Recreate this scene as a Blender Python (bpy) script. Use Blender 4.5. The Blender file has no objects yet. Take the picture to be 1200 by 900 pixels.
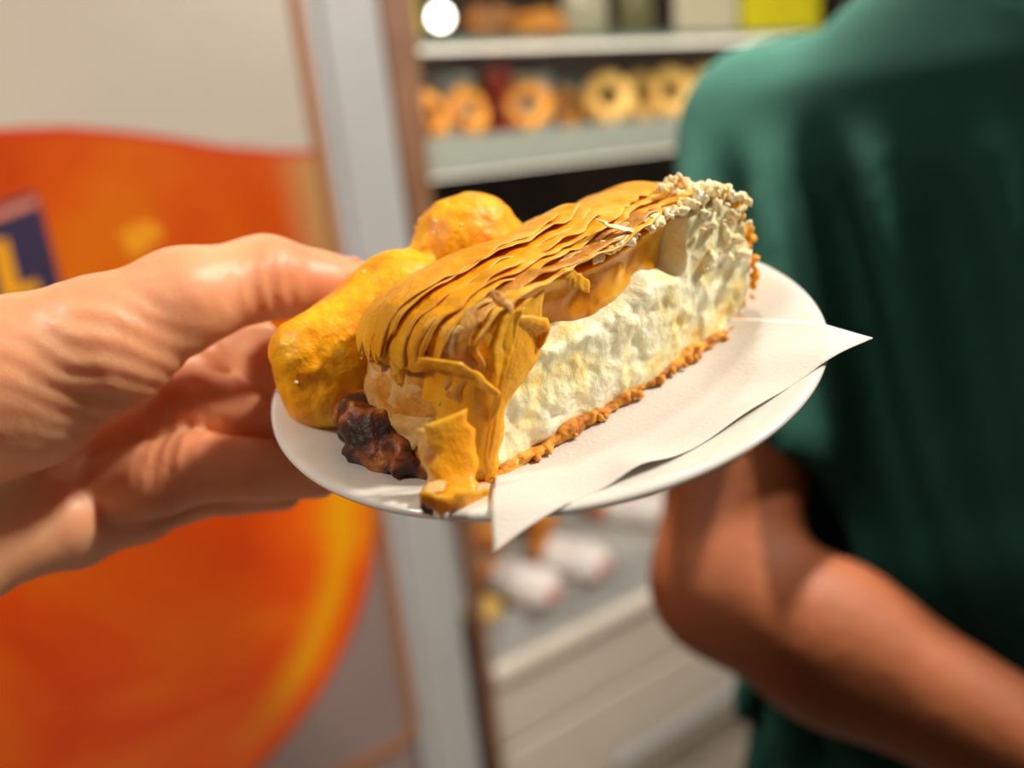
import bpy, bmesh, math, random
import numpy as np
from mathutils import Matrix, Vector

# ------------------------------------------------------------------ camera
SC = bpy.context.scene
COL = SC.collection
PITCH, ROLL, FPX = math.radians(17.5), 0.1, 900.0
CAM = np.array([0, 0, 1.5])
FW = np.array([0, math.cos(PITCH), -math.sin(PITCH)])
_u0 = np.array([0, math.sin(PITCH), math.cos(PITCH)])
_r0 = np.array([1.0, 0, 0])
RT = math.cos(ROLL) * _r0 - math.sin(ROLL) * _u0
UP = math.sin(ROLL) * _r0 + math.cos(ROLL) * _u0
cd = bpy.data.cameras.new('camera')
cam = bpy.data.objects.new('camera', cd)
COL.objects.link(cam)
cd.sensor_width = 36.0
cd.lens = 36.0 * FPX / 1200.0
cd.clip_start = 0.01
cd.dof.use_dof = True
cd.dof.focus_distance = 0.196
cd.dof.aperture_fstop = 4.2
cd.dof.aperture_blades = 0
cam.matrix_world = Matrix(((RT[0], UP[0], -FW[0], CAM[0]), (RT[1], UP[1], -FW[1], CAM[1]),
                           (RT[2], UP[2], -FW[2], CAM[2]), (0, 0, 0, 1)))
SC.camera = cam

# ------------------------------------------------------------------ world, lights, exposure
SC.view_settings.view_transform = 'Standard'
SC.view_settings.look = 'None'
SC.view_settings.gamma = 1.0
SC.view_settings.use_curve_mapping = False
SC.view_settings.exposure = 0.0
wd = bpy.data.worlds.new('shop_ambient')
SC.world = wd
wd.use_nodes = True
wd.node_tree.nodes['Background'].inputs[0].default_value = (1.0, 0.93, 0.84, 1)
wd.node_tree.nodes['Background'].inputs[1].default_value = 0.11


def lamp(name, loc, target, watts, size, col=(1, 0.91, 0.79), size_y=None, spread=math.pi):
    l = bpy.data.lights.new(name, 'AREA')
    l.energy = watts
    l.color = col
    l.spread = spread
    if size_y:
        l.shape = 'RECTANGLE'; l.size = size; l.size_y = size_y
    else:
        l.shape = 'DISK'; l.size = size
    o = bpy.data.objects.new(name, l)
    COL.objects.link(o)
    o.location = loc
    o.rotation_euler = (Vector(target) - Vector(loc)).to_track_quat('-Z', 'Y').to_euler()
    return o


# ceiling downlights of the shop, and one added fill lamp
KEY = (1.05, 0.20, 2.48)
lamp('ceiling_spot_key', KEY, (0.02, 0.24, 1.42), 30, 0.14)
lamp('ceiling_spot_counter', (0.24, 0.92, 2.54), (0.24, 0.66, 1.45), 6.0, 0.12, spread=math.radians(44))
lamp('wall_hand_fill', (-0.90, -0.20, 2.52), (-0.42, 1.1, 0.45), 5.6, 0.22, spread=math.radians(80))  # unseen lamp added to brighten the poster wall and the shaded hand
lamp('ceiling_spot_case', (1.0, 0.75, 2.52), (0.7, 1.6, 0.7), 7, 0.22)

# ------------------------------------------------------------------ helpers


def U(x, y, d):
    """point seen at photo pixel x, y at camera depth d (metres)"""
    return CAM + d * (FW + RT * (x - 600) / FPX - UP * (y - 450) / FPX)


KW = 0.898 # wall plan units to metres
DW = 1.28
DD = np.array([math.sin(math.radians(59)), math.cos(math.radians(59)), 0])
NN = np.array([DD[1], -DD[0], 0])


def WP(a, z, o=0.0):
    """a along the wall, z height, o metres out of the wall towards the room"""
    return CAM * [1, 1, 0] + DD * a * KW + NN * (-DW * KW + o) + np.array([0, 0, 1.5 + (z - 1.45) * KW])


def wallpix(x, y, off):
    """wall plan coords (a, z) of the point seen at pixel x, y that lies off metres behind the wall plane"""
    v = FW + RT * (x - 600) / FPX - UP * (y - 450) / FPX
    t = -(DW * KW + off) / (v @ NN)
    X = t * v
    return (X @ DD) / KW, X[2] / KW + 1.45


def hash3(ix, iy, iz, seed):
    h = (ix * 374761393 + iy * 668265263 + iz * 2147483647 + seed * 1274126177) & 0xFFFFFFFF
    h = ((h ^ (h >> 13)) * 1274126177) & 0xFFFFFFFF
    h = h ^ (h >> 16)
    return (h & 0xFFFF) / 65535.0


def vnoise(p, seed=0):
    p = np.asarray(p, dtype=np.float64)
    i = np.floor(p).astype(np.int64)
    f = p - i
    f = f * f * (3 - 2 * f)
    out = 0
    for dx in (0, 1):
        for dy in (0, 1):
            for dz in (0, 1):
                w = (f[..., 0] if dx else 1 - f[..., 0]) * (f[..., 1] if dy else 1 - f[..., 1]) * (f[..., 2] if dz else 1 - f[..., 2])
                out = out + w * hash3(i[..., 0] + dx, i[..., 1] + dy, i[..., 2] + dz, seed)
    return out * 2 - 1


def link(name, me, m=None, parent=None, smooth=True):
    if m is not None:
        me.materials.append(m)
    if smooth:
        me.polygons.foreach_set('use_smooth', [True] * len(me.polygons))
    me.update()
    o = bpy.data.objects.new(name, me)
    COL.objects.link(o)
    if parent is not None:
        o.parent = parent
    return o


def mesh_obj(name, verts, faces, m=None, parent=None, smooth=True):
    me = bpy.data.meshes.new(name)
    me.from_pydata([tuple(map(float, v)) for v in verts], [], [tuple(map(int, f)) for f in faces])
    return link(name, me, m, parent, smooth)


def bm_obj(name, bm, m=None, parent=None, smooth=True):
    me = bpy.data.meshes.new(name)
    bm.normal_update()
    bm.to_mesh(me)
    bm.free()
    return link(name, me, m, parent, smooth)


def tag(o, label, cat, group=None, kind=None):
    o['label'] = label
    if cat:
        o['category'] = cat
    if group:
        o['group'] = group
    if kind:
        o['kind'] = kind
    return o


def empty(name, mat=None):
    o = bpy.data.objects.new(name, None)
    o.empty_display_size = 0.02
    COL.objects.link(o)
    if mat is not None:
        o.matrix_world = mat
    return o


def frame(o, x, y, z):
    return Matrix(((x[0], y[0], z[0], o[0]), (x[1], y[1], z[1], o[1]), (x[2], y[2], z[2], o[2]), (0, 0, 0, 1)))


def surface_nets(fn, lo, hi, h):
    lo = np.array(lo, float); hi = np.array(hi, float)
    n = np.ceil((hi - lo) / h).astype(int) + 1
    ax = [lo[k] + h * np.arange(n[k]) for k in range(3)]
    F = np.empty(n, dtype=np.float32)
    yy, zz = np.meshgrid(ax[1], ax[2], indexing='ij')
    step = max(1, int(400000 / (n[1] * n[2])))
    for i in range(0, n[0], step):
        xs = ax[0][i:i + step]
        P = np.empty((len(xs),) + yy.shape + (3,))
        P[..., 0] = xs[:, None, None]; P[..., 1] = yy; P[..., 2] = zz
        F[i:i + step] = fn(P)
    S = F < 0
    sl = lambda A, a, b, c: A[a:A.shape[0] - 1 + a, b:A.shape[1] - 1 + b, c:A.shape[2] - 1 + c]
    cor = [(a, b, c) for a in (0, 1) for b in (0, 1) for c in (0, 1)]
    cnt = sum(sl(S, *c).astype(np.int8) for c in cor)
    act = (cnt > 0) & (cnt < 8)
    ci = np.argwhere(act)
    idx = -np.ones(act.shape, dtype=np.int64)
    idx[act] = np.arange(len(ci))
    acc = np.zeros((len(ci), 3)); num = np.zeros(len(ci))
    for c in cor:
        for k in range(3):
            if c[k] == 0:
                e = list(c); e[k] = 1
                fa = F[ci[:, 0] + c[0], ci[:, 1] + c[1], ci[:, 2] + c[2]]
                fb = F[ci[:, 0] + e[0], ci[:, 1] + e[1], ci[:, 2] + e[2]]
                x = (fa < 0) != (fb < 0)
                t = np.where(x, fa / np.where(x, fa - fb, 1), 0)
                p = np.tile(np.array(c, float), (len(ci), 1))
                p[:, k] = t
                acc[x] += p[x]; num[x] += 1
    V = lo + h * (ci + acc / num[:, None])
    Q = []
    for k in range(3):
        a, b = (k + 1) % 3, (k + 2) % 3
        s0 = [slice(None)] * 3; s1 = [slice(None)] * 3
        s0[k] = slice(0, -1); s1[k] = slice(1, None)
        d = S[tuple(s0)] != S[tuple(s1)]
        e = np.argwhere(d)
        e = e[(e[:, a] > 0) & (e[:, b] > 0) & (e[:, a] < n[a] - 1) & (e[:, b] < n[b] - 1)]
        ins = S[e[:, 0], e[:, 1], e[:, 2]]
        def cell(da, db):
            q = e.copy(); q[:, a] += da; q[:, b] += db
            return idx[q[:, 0], q[:, 1], q[:, 2]]
        q = np.stack([cell(-1, -1), cell(0, -1), cell(0, 0), cell(-1, 0)], 1)
        q[~ins] = q[~ins][:, ::-1]
        Q.append(q)
    Q = np.concatenate(Q)
    return V, Q[(Q >= 0).all(1)]


def np_obj(name, V, Q, m, parent=None):
    me = bpy.data.meshes.new(name)
    me.vertices.add(len(V)); me.vertices.foreach_set('co', np.asarray(V, dtype=np.float32).ravel())
    me.loops.add(Q.size); me.loops.foreach_set('vertex_index', Q.ravel().astype(np.int32))
    me.polygons.add(len(Q)); me.polygons.foreach_set('loop_start', np.arange(0, Q.size, 4, dtype=np.int32))
    me.update(calc_edges=True)
    me.validate()
    return link(name, me, m, parent)


def cone(P, a, b, ra, rb, flat=None):
    a = np.asarray(a, float); b = np.asarray(b, float)
    ab = b - a
    t = np.clip(((P - a) @ ab) / (ab @ ab), 0, 1)
    return np.linalg.norm(P - (a + t[..., None] * ab), axis=-1) - (ra + (rb - ra) * t)


def ell(P, c, r, M=None):
    q = P - np.asarray(c, float)
    if M is not None:
        q = q @ np.asarray(M).T
    r = np.asarray(r, float)
    k = np.linalg.norm(q / r, axis=-1)
    return (k - 1) * r.min()


def smin(a, b, k):
    h = np.clip(0.5 + 0.5 * (b - a) / k, 0, 1)
    return b + (a - b) * h - k * h * (1 - h)


def ss(x, a, b):
    t = np.clip((x - a) / (b - a), 0, 1)
    return t * t * (3 - 2 * t)


def box(bm, M, lo, hi, bev=0.0):
    r = bmesh.ops.create_cube(bm, size=1.0)
    c = (np.array(lo) + np.array(hi)) / 2; s = np.array(hi) - np.array(lo)
    T = Matrix.Translation(c) @ Matrix.Diagonal((*s, 1))
    bmesh.ops.transform(bm, matrix=T, verts=r['verts'])
    if bev > 0:
        es = list({e for v in r['verts'] for e in v.link_edges})
        q = bmesh.ops.bevel(bm, geom=es, offset=bev, segments=2, affect='EDGES', profile=0.5)
        vs = list({v for f in q['faces'] for v in f.verts} | {v for v in r['verts'] if v.is_valid})
    else:
        vs = r['verts']
    if M is not None:
        bmesh.ops.transform(bm, matrix=M, verts=[v for v in vs if v.is_valid])


def box_obj(name, lo, hi, m, parent=None, M=None, bev=0.002):
    bm = bmesh.new()
    box(bm, M, lo, hi, bev)
    return bm_obj(name, bm, m, parent, smooth=False)


def lathe(name, prof, m, parent=None, seg=96):
    V = []; Fc = []
    for r, z in prof:
        for k in range(seg):
            t = 2 * math.pi * k / seg
            V.append((r * math.cos(t), r * math.sin(t), z))
    for i in range(len(prof) - 1):
        for k in range(seg):
            k2 = (k + 1) % seg
            Fc.append((i * seg + k, i * seg + k2, (i + 1) * seg + k2, (i + 1) * seg + k))
    return mesh_obj(name, V, Fc, m, parent)


def srgb(r, g, b):
    f = lambda c: (c / 255 / 12.92) if c / 255 <= 0.04045 else ((c / 255 + 0.055) / 1.055) ** 2.4
    return (f(r), f(g), f(b), 1)


def mat(name, stops, scale=10.0, rough=0.5, bump=0.0, bscale=None, sss=0.0, rad=(1, 0.4, 0.2), coat=0.0, metal=0.0,
        trans=0.0, detail=4, coords='Object', spec=0.5, dist=0.0):
    """noise-driven procedural material; stops = [(pos, rgba), ...] or one colour"""
    m = bpy.data.materials.new(name)
    m.use_nodes = True
    nt = m.node_tree; N = nt.nodes; L = nt.links
    bs = N['Principled BSDF']
    tc = N.new('ShaderNodeTexCoord')
    if isinstance(stops, tuple):
        c = stops
        stops = [(0.3, tuple(x * 0.93 for x in c[:3]) + (1,)), (0.7, c)]
    nz = N.new('ShaderNodeTexNoise'); nz.inputs['Scale'].default_value = scale; nz.inputs['Detail'].default_value = detail
    nz.inputs['Distortion'].default_value = dist
    L.new(tc.outputs[coords], nz.inputs['Vector'])
    rp = N.new('ShaderNodeValToRGB')
    el = rp.color_ramp.elements
    while len(el) < len(stops):
        el.new(0.5)
    for e, (p, c) in zip(el, stops):
        e.position = p; e.color = c
    L.new(nz.outputs['Fac'], rp.inputs['Fac'])
    L.new(rp.outputs['Color'], bs.inputs['Base Color'])
    bs.inputs['Roughness'].default_value = rough
    bs.inputs['Metallic'].default_value = metal
    bs.inputs['Specular IOR Level'].default_value = spec
    bs.inputs['Coat Weight'].default_value = coat
    bs.inputs['Coat Roughness'].default_value = 0.15
    if sss:
        bs.inputs['Subsurface Weight'].default_value = 1.0
        bs.inputs['Subsurface Radius'].default_value = rad
        bs.inputs['Subsurface Scale'].default_value = sss
    if bump:
        b2 = N.new('ShaderNodeTexNoise'); b2.inputs['Scale'].default_value = bscale or scale * 3; b2.inputs['Detail'].default_value = 5
        L.new(tc.outputs[coords], b2.inputs['Vector'])
        bp = N.new('ShaderNodeBump'); bp.inputs['Strength'].default_value = 1.0; bp.inputs['Distance'].default_value = bump
        L.new(b2.outputs['Fac'], bp.inputs['Height']); L.new(bp.outputs['Normal'], bs.inputs['Normal'])
    if trans:
        tr = N.new('ShaderNodeBsdfTranslucent')
        L.new(rp.outputs['Color'], tr.inputs['Color'])
        mx = N.new('ShaderNodeMixShader'); mx.inputs[0].default_value = trans
        L.new(bs.outputs[0], mx.inputs[1]); L.new(tr.outputs[0], mx.inputs[2])
        L.new(mx.outputs[0], N['Material Output'].inputs['Surface'])
    return m


def glow(name, col, strength):
    m = bpy.data.materials.new(name); m.use_nodes = True
    bs = m.node_tree.nodes['Principled BSDF']
    bs.inputs['Emission Color'].default_value = col
    bs.inputs['Emission Strength'].default_value = strength
    return m


def glass(name, col, rough=0.02):
    m = bpy.data.materials.new(name); m.use_nodes = True
    bs = m.node_tree.nodes['Principled BSDF']
    bs.inputs['Base Color'].default_value = col
    bs.inputs['Roughness'].default_value = rough
    bs.inputs['Transmission Weight'].default_value = 1.0
    bs.inputs['IOR'].default_value = 1.08
    return m


# ------------------------------------------------------------------ materials
M_panel = mat('painted_panel', srgb(192, 181, 168), 3, 0.35)
M_frame = mat('white_frame', srgb(184, 184, 185), 4, 0.4)
M_trim = mat('brown_trim', srgb(165, 108, 66), 8, 0.5)
M_post = mat('brown_post', [(0.3, srgb(128, 88, 60)), (0.7, srgb(150, 106, 76))], 12, 0.5)
M_floor = mat('floor_tile', [(0.3, srgb(120, 110, 100)), (0.7, srgb(150, 140, 128))], 6, 0.4)
M_ceil = mat('ceiling_paint', srgb(225, 220, 210), 4, 0.8)
M_casewhite = mat('case_enamel', srgb(222, 212, 198), 3, 0.3)
M_casegrey = mat('case_steel', srgb(190, 190, 186), 6, 0.35, metal=0.2)
M_shelf = mat('shelf_edge', srgb(192, 194, 186), 6, 0.25)
M_caseback = mat('case_back', [(0.35, srgb(46, 34, 28)), (0.7, srgb(78, 60, 48))], 5, 0.6)
M_glass = glass('shelf_glass', (0.86, 0.97, 0.92, 1))
M_plate = mat('white_china', srgb(226, 223, 216), 5, 0.12, coat=0.5)
M_napkin = mat('paper_napkin', [(0.3, srgb(226, 220, 212)), (0.7, srgb(234, 229, 222))], 30, 0.9, bump=0.0002, bscale=900, trans=0.15)
M_skin = mat('hand_skin', [(0.28, srgb(212, 136, 96)), (0.5, srgb(228, 162, 120)), (0.72, srgb(240, 186, 146))], 22, 0.45, bump=0.0003, bscale=200,
             sss=0.006, rad=(1, 0.35, 0.2))
M_nail = mat('finger_nail', srgb(238, 186, 166), 20, 0.25, sss=0.002)
M_armskin = mat('person_skin', [(0.3, srgb(104, 54, 27)), (0.7, srgb(128, 71, 39))], 9, 0.62, bump=0.0008, bscale=120, spec=0.25)
M_shirt = mat('green_cotton', [(0.3, srgb(28, 62, 54)), (0.7, srgb(36, 75, 65))], 5, 0.95, bump=0.0006, bscale=400, spec=0.1)
M_jeans = mat('dark_denim', [(0.3, srgb(26, 30, 40)), (0.7, srgb(40, 46, 58))], 12, 0.9)
M_shoe = mat('black_leather', srgb(22, 20, 20), 12, 0.5)
M_hair = mat('dark_hair', [(0.3, srgb(24, 17, 12)), (0.7, srgb(46, 32, 22))], 60, 0.5, bump=0.003, bscale=140)
M_eye = mat('eye_white', srgb(235, 232, 226), 5, 0.15)
M_iris = mat('eye_iris', srgb(50, 32, 20), 5, 0.1)
M_filo = mat('golden_filo', [(0.25, srgb(240, 150, 8)), (0.5, srgb(253, 184, 32)), (0.75, srgb(255, 208, 84))], 55, 0.45,
             bump=0.0010, bscale=220, trans=0.20, spec=0.35, coat=0.08, detail=6, dist=0.6)
M_filoedge = mat('pale_filo_edge', [(0.3, srgb(250, 196, 84)), (0.7, srgb(255, 226, 150))], 120, 0.4, trans=0.2)
M_filopale = mat('pale_filo', [(0.25, srgb(226, 150, 50)), (0.5, srgb(244, 202, 124)), (0.8, srgb(250, 228, 178))], 90, 0.5,
                 bump=0.0016, bscale=240, trans=0.35)
M_filodark = mat('browned_filo', [(0.25, srgb(188, 104, 24)), (0.5, srgb(228, 158, 60)), (0.75, srgb(240, 196, 124))], 45, 0.4,
                 bump=0.002, bscale=200, trans=0.25, dist=0.8)
M_fill = mat('curd_filling', [(0.26, srgb(240, 180, 70)), (0.36, srgb(253, 228, 160)), (0.5, srgb(255, 240, 204)), (0.75, srgb(255, 248, 228))], 75, 0.4,
             bump=0.0008, bscale=420, sss=0.0007, rad=(1, 0.8, 0.5), detail=5)
M_base = mat('base_crust', [(0.3, srgb(168, 92, 18)), (0.55, srgb(224, 150, 40)), (0.75, srgb(240, 190, 90))], 160, 0.6, bump=0.001, bscale=500)
M_burnt = mat('burnt_crust', [(0.34, srgb(30, 14, 9)), (0.48, srgb(78, 34, 14)), (0.58, srgb(156, 80, 24)), (0.70, srgb(214, 150, 78))], 120, 0.5,
              bump=0.0015, bscale=300, coat=0.08)
M_crumb = mat('torn_filo_crumb', [(0.3, srgb(246, 206, 132)), (0.5, srgb(250, 232, 190)), (0.7, srgb(253, 245, 224))], 130, 0.6,
              bump=0.0006, bscale=500, sss=0.0004, rad=(1, 0.8, 0.5))
M_roll = mat('yellow_glazed_crust', [(0.28, srgb(238, 136, 2)), (0.5, srgb(252, 170, 8)), (0.68, srgb(255, 190, 34)), (0.8, srgb(255, 224, 130))], 110, 0.45,
             bump=0.0007, bscale=420, coat=0.05, detail=5, spec=0.35)
M_speck = mat('glint_speck', srgb(253, 232, 170), 100, 0.2, coat=0.4)  # pale colour for the painted glints on the glaze

# ------------------------------------------------------------------ the setting
WALLM = frame(WP(0, 1.45 - 1.5 / KW), DD, np.array([0, 0, 1.0]), NN)   # local x along, y up, z out


def wx(a):
    return a * KW


def wz(z):
    return 1.5 + (z - 1.45) * KW


def struct(o, label=None):
    o['kind'] = 'structure'
    if label:
        o['label'] = label
    return o


fl = box_obj('floor', (-3, -2.5, -0.06), (4, 4.5, 0), M_floor, bev=0)
struct(fl, 'grey stone shop floor')
ce = box_obj('ceiling', (-3, -2.5, 2.62), (4, 4.5, 2.68), M_ceil, bev=0)
struct(ce, 'pale painted shop ceiling')
wl = box_obj('wall_back', (-2.2, 0, -0.66), (3.2, 2.62, -0.60), M_frame, M=WALLM, bev=0)
struct(wl, 'white shop wall behind the door and case')

# panelled door with frame and brown trim line
door = empty('door_1', WALLM)
struct(door, 'beige panel door with thin brown trim and white frame')
box_obj('door_panel', (-1.35, wz(1.0), -0.05), (wx(0.442), 2.4, 0.0), M_panel, door)
box_obj('lower_panel', (-1.35, 0.06, -0.05), (wx(0.442), wz(1.0), 0.0), mat('mauve_grey_panel', srgb(150, 130, 126), 3, 0.35), door)  # lower door face in a darker, greyer tone, split behind the print
box_obj('frame_rebate', (wx(0.452), 0.02, -0.05), (wx(0.480), 2.4, 0.002), M_frame, door)
box_obj('door_frame', (wx(0.480), 0.0, -0.05), (wx(0.582), 2.4, 0.010), M_frame, door, bev=0.004)
# trim line with rounded lower corner
def ribbon(name, pts, w, zf, zb, m, parent):
    pts = np.array(pts, float)
    tan = np.gradient(pts, axis=0); tan /= np.linalg.norm(tan, axis=1)[:, None]
    nor = np.stack([-tan[:, 1], tan[:, 0]], 1)
    V = []; Fc = []
    for p, nn in zip(pts, nor):
        for s, z in ((-1, zb), (-1, zf), (1, zf), (1, zb)):
            q = p + nn * s * w / 2
            V.append((q[0], q[1], z))
    k = len(pts)
    for i in range(k - 1):
        for j in range(4):
            Fc.append((i * 4 + j, i * 4 + (j + 1) % 4, i * 4 + 4 + (j + 1) % 4, i * 4 + 4 + j))
    Fc += [(0, 1, 2, 3), (4 * k - 1, 4 * k - 2, 4 * k - 3, 4 * k - 4)]
    return mesh_obj(name, V, Fc, m, parent, smooth=False)


tr = [(wx(0.447), 2.38), (wx(0.447), 1.6), (wx(0.447), 1.0), (wx(0.447), wz(0.32))]
for k in range(1, 7):
    t = k / 6 * math.pi / 2
    tr.append((wx(0.447) - 0.035 * (1 - math.cos(t)), wz(0.32) - 0.035 * math.sin(t)))
tr += [(0.2, wz(0.32) - 0.035), (-0.3, wz(0.32) - 0.035), (-1.3, wz(0.32) - 0.035)]
ribbon('brown_trim', tr, 0.017, 0.006, -0.01, M_trim, door)

# ------------------------------------------------------------------ printed poster on the door
def poster_material():
    m = bpy.data.materials.new('orange_juice_print'); m.use_nodes = True
    nt = m.node_tree; N = nt.nodes; L = nt.links
    bs = N['Principled BSDF']; bs.inputs['Roughness'].default_value = 0.28
    tc = N.new('ShaderNodeTexCoord')
    n1 = N.new('ShaderNodeTexNoise'); n1.inputs['Scale'].default_value = 3.4; n1.inputs['Detail'].default_value = 3; n1.inputs['Distortion'].default_value = 0.8
    L.new(tc.outputs['Object'], n1.inputs['Vector'])
    rp = N.new('ShaderNodeValToRGB'); el = rp.color_ramp.elements
    el[0].position = 0.25; el[0].color = srgb(214, 54, 2)
    el[1].position = 0.78; el[1].color = srgb(240, 142, 12)
    e = el.new(0.45); e.color = srgb(242, 84, 6)
    e = el.new(0.6); e.color = srgb(246, 108, 8)
    L.new(n1.outputs['Fac'], rp.inputs['Fac'])
    # yellow band following the round right-hand side of the printed glass
    sp = N.new('ShaderNodeVectorMath'); sp.operation = 'DISTANCE'
    mp = N.new('ShaderNodeVectorMath'); mp.operation = 'MULTIPLY'; mp.inputs[1].default_value = (1, 1, 0)
    L.new(tc.outputs['Object'], mp.inputs[0]); L.new(mp.outputs[0], sp.inputs[0])
    sp.inputs[1].default_value = (wx(-0.13), wz(0.9), 0)
    r2 = N.new('ShaderNodeValToRGB'); q = r2.color_ramp.elements
    R = 0.573 * KW
    q[0].position = R * 0.80; q[0].color = (0, 0, 0, 1)
    q[1].position = R * 0.90; q[1].color = (0.85, 0.85, 0.85, 1)
    e = q.new(R * 0.955); e.color = (0.1, 0.1, 0.1, 1)
    L.new(sp.outputs['Value'], r2.inputs['Fac'])
    sx = N.new('ShaderNodeSeparateXYZ'); L.new(tc.outputs['Object'], sx.inputs[0])
    rz = N.new('ShaderNodeMapRange'); rz.inputs[1].default_value = wz(1.25); rz.inputs[2].default_value = wz(0.95)
    rz.inputs[3].default_value = 0; rz.inputs[4].default_value = 1
    L.new(sx.outputs['Y'], rz.inputs[0])
    rx = N.new('ShaderNodeMapRange'); rx.inputs[1].default_value = wx(0.08); rx.inputs[2].default_value = wx(0.25)
    L.new(sx.outputs['X'], rx.inputs[0])
    ml = N.new('ShaderNodeMath'); ml.operation = 'MULTIPLY'
    ml2 = N.new('ShaderNodeMath'); ml2.operation = 'MULTIPLY'
    L.new(r2.outputs['Color'], ml.inputs[0]); L.new(rz.outputs[0], ml.inputs[1])
    L.new(ml.outputs[0], ml2.inputs[0]); L.new(rx.outputs[0], ml2.inputs[1])
    mx = N.new('ShaderNodeMix'); mx.data_type = 'RGBA'
    L.new(ml2.outputs[0], mx.inputs['Factor']); L.new(rp.outputs['Color'], mx.inputs['A']); mx.inputs['B'].default_value = srgb(246, 176, 6)
    # pale pink print towards the upper right edge
    rr = N.new('ShaderNodeMapRange'); rr.inputs[1].default_value = wx(0.36); rr.inputs[2].default_value = wx(0.43)
    L.new(sx.outputs['X'], rr.inputs[0])
    r3 = N.new('ShaderNodeMapRange'); r3.inputs[1].default_value = wz(1.05); r3.inputs[2].default_value = wz(1.25)
    L.new(sx.outputs['Y'], r3.inputs[0])
    m3 = N.new('ShaderNodeMath'); m3.operation = 'MULTIPLY'; L.new(rr.outputs[0], m3.inputs[0]); L.new(r3.outputs[0], m3.inputs[1])
    m4 = N.new('ShaderNodeMath'); m4.operation = 'MULTIPLY'; m4.inputs[1].default_value = 0.8; L.new(m3.outputs[0], m4.inputs[0])
    mx2 = N.new('ShaderNodeMix'); mx2.data_type = 'RGBA'
    L.new(m4.outputs[0], mx2.inputs['Factor']); L.new(mx.outputs['Result'], mx2.inputs['A']); mx2.inputs['B'].default_value = srgb(214, 160, 136)
    # the print is a browner orange in its upper part
    r5 = N.new('ShaderNodeMapRange'); r5.inputs[1].default_value = wz(0.95); r5.inputs[2].default_value = wz(1.3)
    L.new(sx.outputs['Y'], r5.inputs[0])
    mx3 = N.new('ShaderNodeMix'); mx3.data_type = 'RGBA'; mx3.blend_type = 'MULTIPLY'
    L.new(r5.outputs[0], mx3.inputs['Factor']); L.new(mx2.outputs['Result'], mx3.inputs['A']); mx3.inputs['B'].default_value = (0.66, 0.88, 0.5, 1)
    L.new(mx3.outputs['Result'], bs.inputs['Base Color'])
    return m


M_print = poster_material()
M_redrim = mat('dark_red_print', srgb(196, 60, 34), 6, 0.3)
M_navy = mat('navy_print', srgb(52, 42, 72), 6, 0.4)
M_yel = mat('yellow_print', srgb(236, 160, 16), 6, 0.4)
M_pinkrim = mat('pink_print', srgb(216, 128, 104), 6, 0.4)
post = empty('poster', WALLM)
tag(post, 'large orange juice glass print with navy label on the beige door', 'poster')
cx, cz, R0 = -0.13, 0.90, 0.573


def outline(grow=0.0):
    pts = []
    for a, z in ((-1.0, 1.47), (-0.6, 1.50), (-0.3, 1.52), (-0.1, 1.524), (0.01, 1.521), (0.091, 1.518), (0.16, 1.507), (0.222, 1.494), (0.30, 1.474), (0.383, 1.460), (0.438, 1.455)):
        pts.append((a, z + grow))
    pts += [(0.441, 1.2), (0.441, 1.0)]
    for k in range(0, 40):
        t = math.radians(2 - k * 4.6)
        x = cx + (R0 + grow) * math.cos(t); z = cz + (R0 + grow) * math.sin(t)
        if x <= 0.441:
            pts.append((x, z))
    pts.append((-1.0, 0.8))
    return [(wx(a), wz(z)) for a, z in pts]


def flat(name, pts, z0, z1, m, parent):
    bm = bmesh.new()
    vs = [bm.verts.new((x, y, z0)) for x, y in pts]
    f = bm.faces.new(vs)
    r = bmesh.ops.extrude_face_region(bm, geom=[f])
    for v in r['geom']:
        if isinstance(v, bmesh.types.BMVert):
            v.co.z = z1
    bmesh.ops.recalc_face_normals(bm, faces=bm.faces)
    return bm_obj(name, bm, m, parent, smooth=False)


flat('printed_rim', outline(0.010), 0.0, 0.0008, M_redrim, post)
flat('printed_juice', outline(0.0), 0.0008, 0.0016, M_print, post)


def wq(pxs):
    return [(lambda a: (wx(a[0]), wz(a[1])))(wallpix(x, y, 0.0)) for x, y in pxs]


lab = flat('printed_label', wq([(-190, 330), (45, 231), (70, 326), (95, 430), (-140, 520)]), 0.0016, 0.0022, M_navy, post)
flat('label_stripe', wq([(-190, 306), (42, 224), (44, 230), (-190, 316)][0:2] + [(42.5, 233), (-190, 322)]) if False else wq([(-190, 300), (40, 224), (42, 231), (-190, 312)]), 0.0016, 0.0022, M_navy, post)
flat('label_gap', wq([(-190, 312), (42, 231), (44, 241), (-190, 326)]), 0.0022, 0.0026, M_pinkrim, lab)
flat('printed_letter', wq([(-10, 283), (8, 280), (22, 334), (44, 328), (47, 342), (4, 352)]), 0.0022, 0.0028, M_yel, lab)
# lemon slice blob in amber, part of the print
lem = [(wx(0.150) + (0.026 + 0.006 * math.sin(3 * t + 1)) * math.cos(t), wz(1.366) + (0.020 + 0.005 * math.sin(2 * t)) * math.sin(t)) for t in np.linspace(0, 2 * math.pi, 24, endpoint=False)]
flat('printed_lemon', lem, 0.0016, 0.0020, mat('amber_print', [(0.35, srgb(214, 118, 14)), (0.65, srgb(232, 160, 24))], 40, 0.4), post)

# ------------------------------------------------------------------ bakery display case
case = empty('display_case', WALLM)
tag(case, 'white bakery display case with glass shelves and base drawers', 'display case')
A0, A1 = 0.635, 2.6
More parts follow.
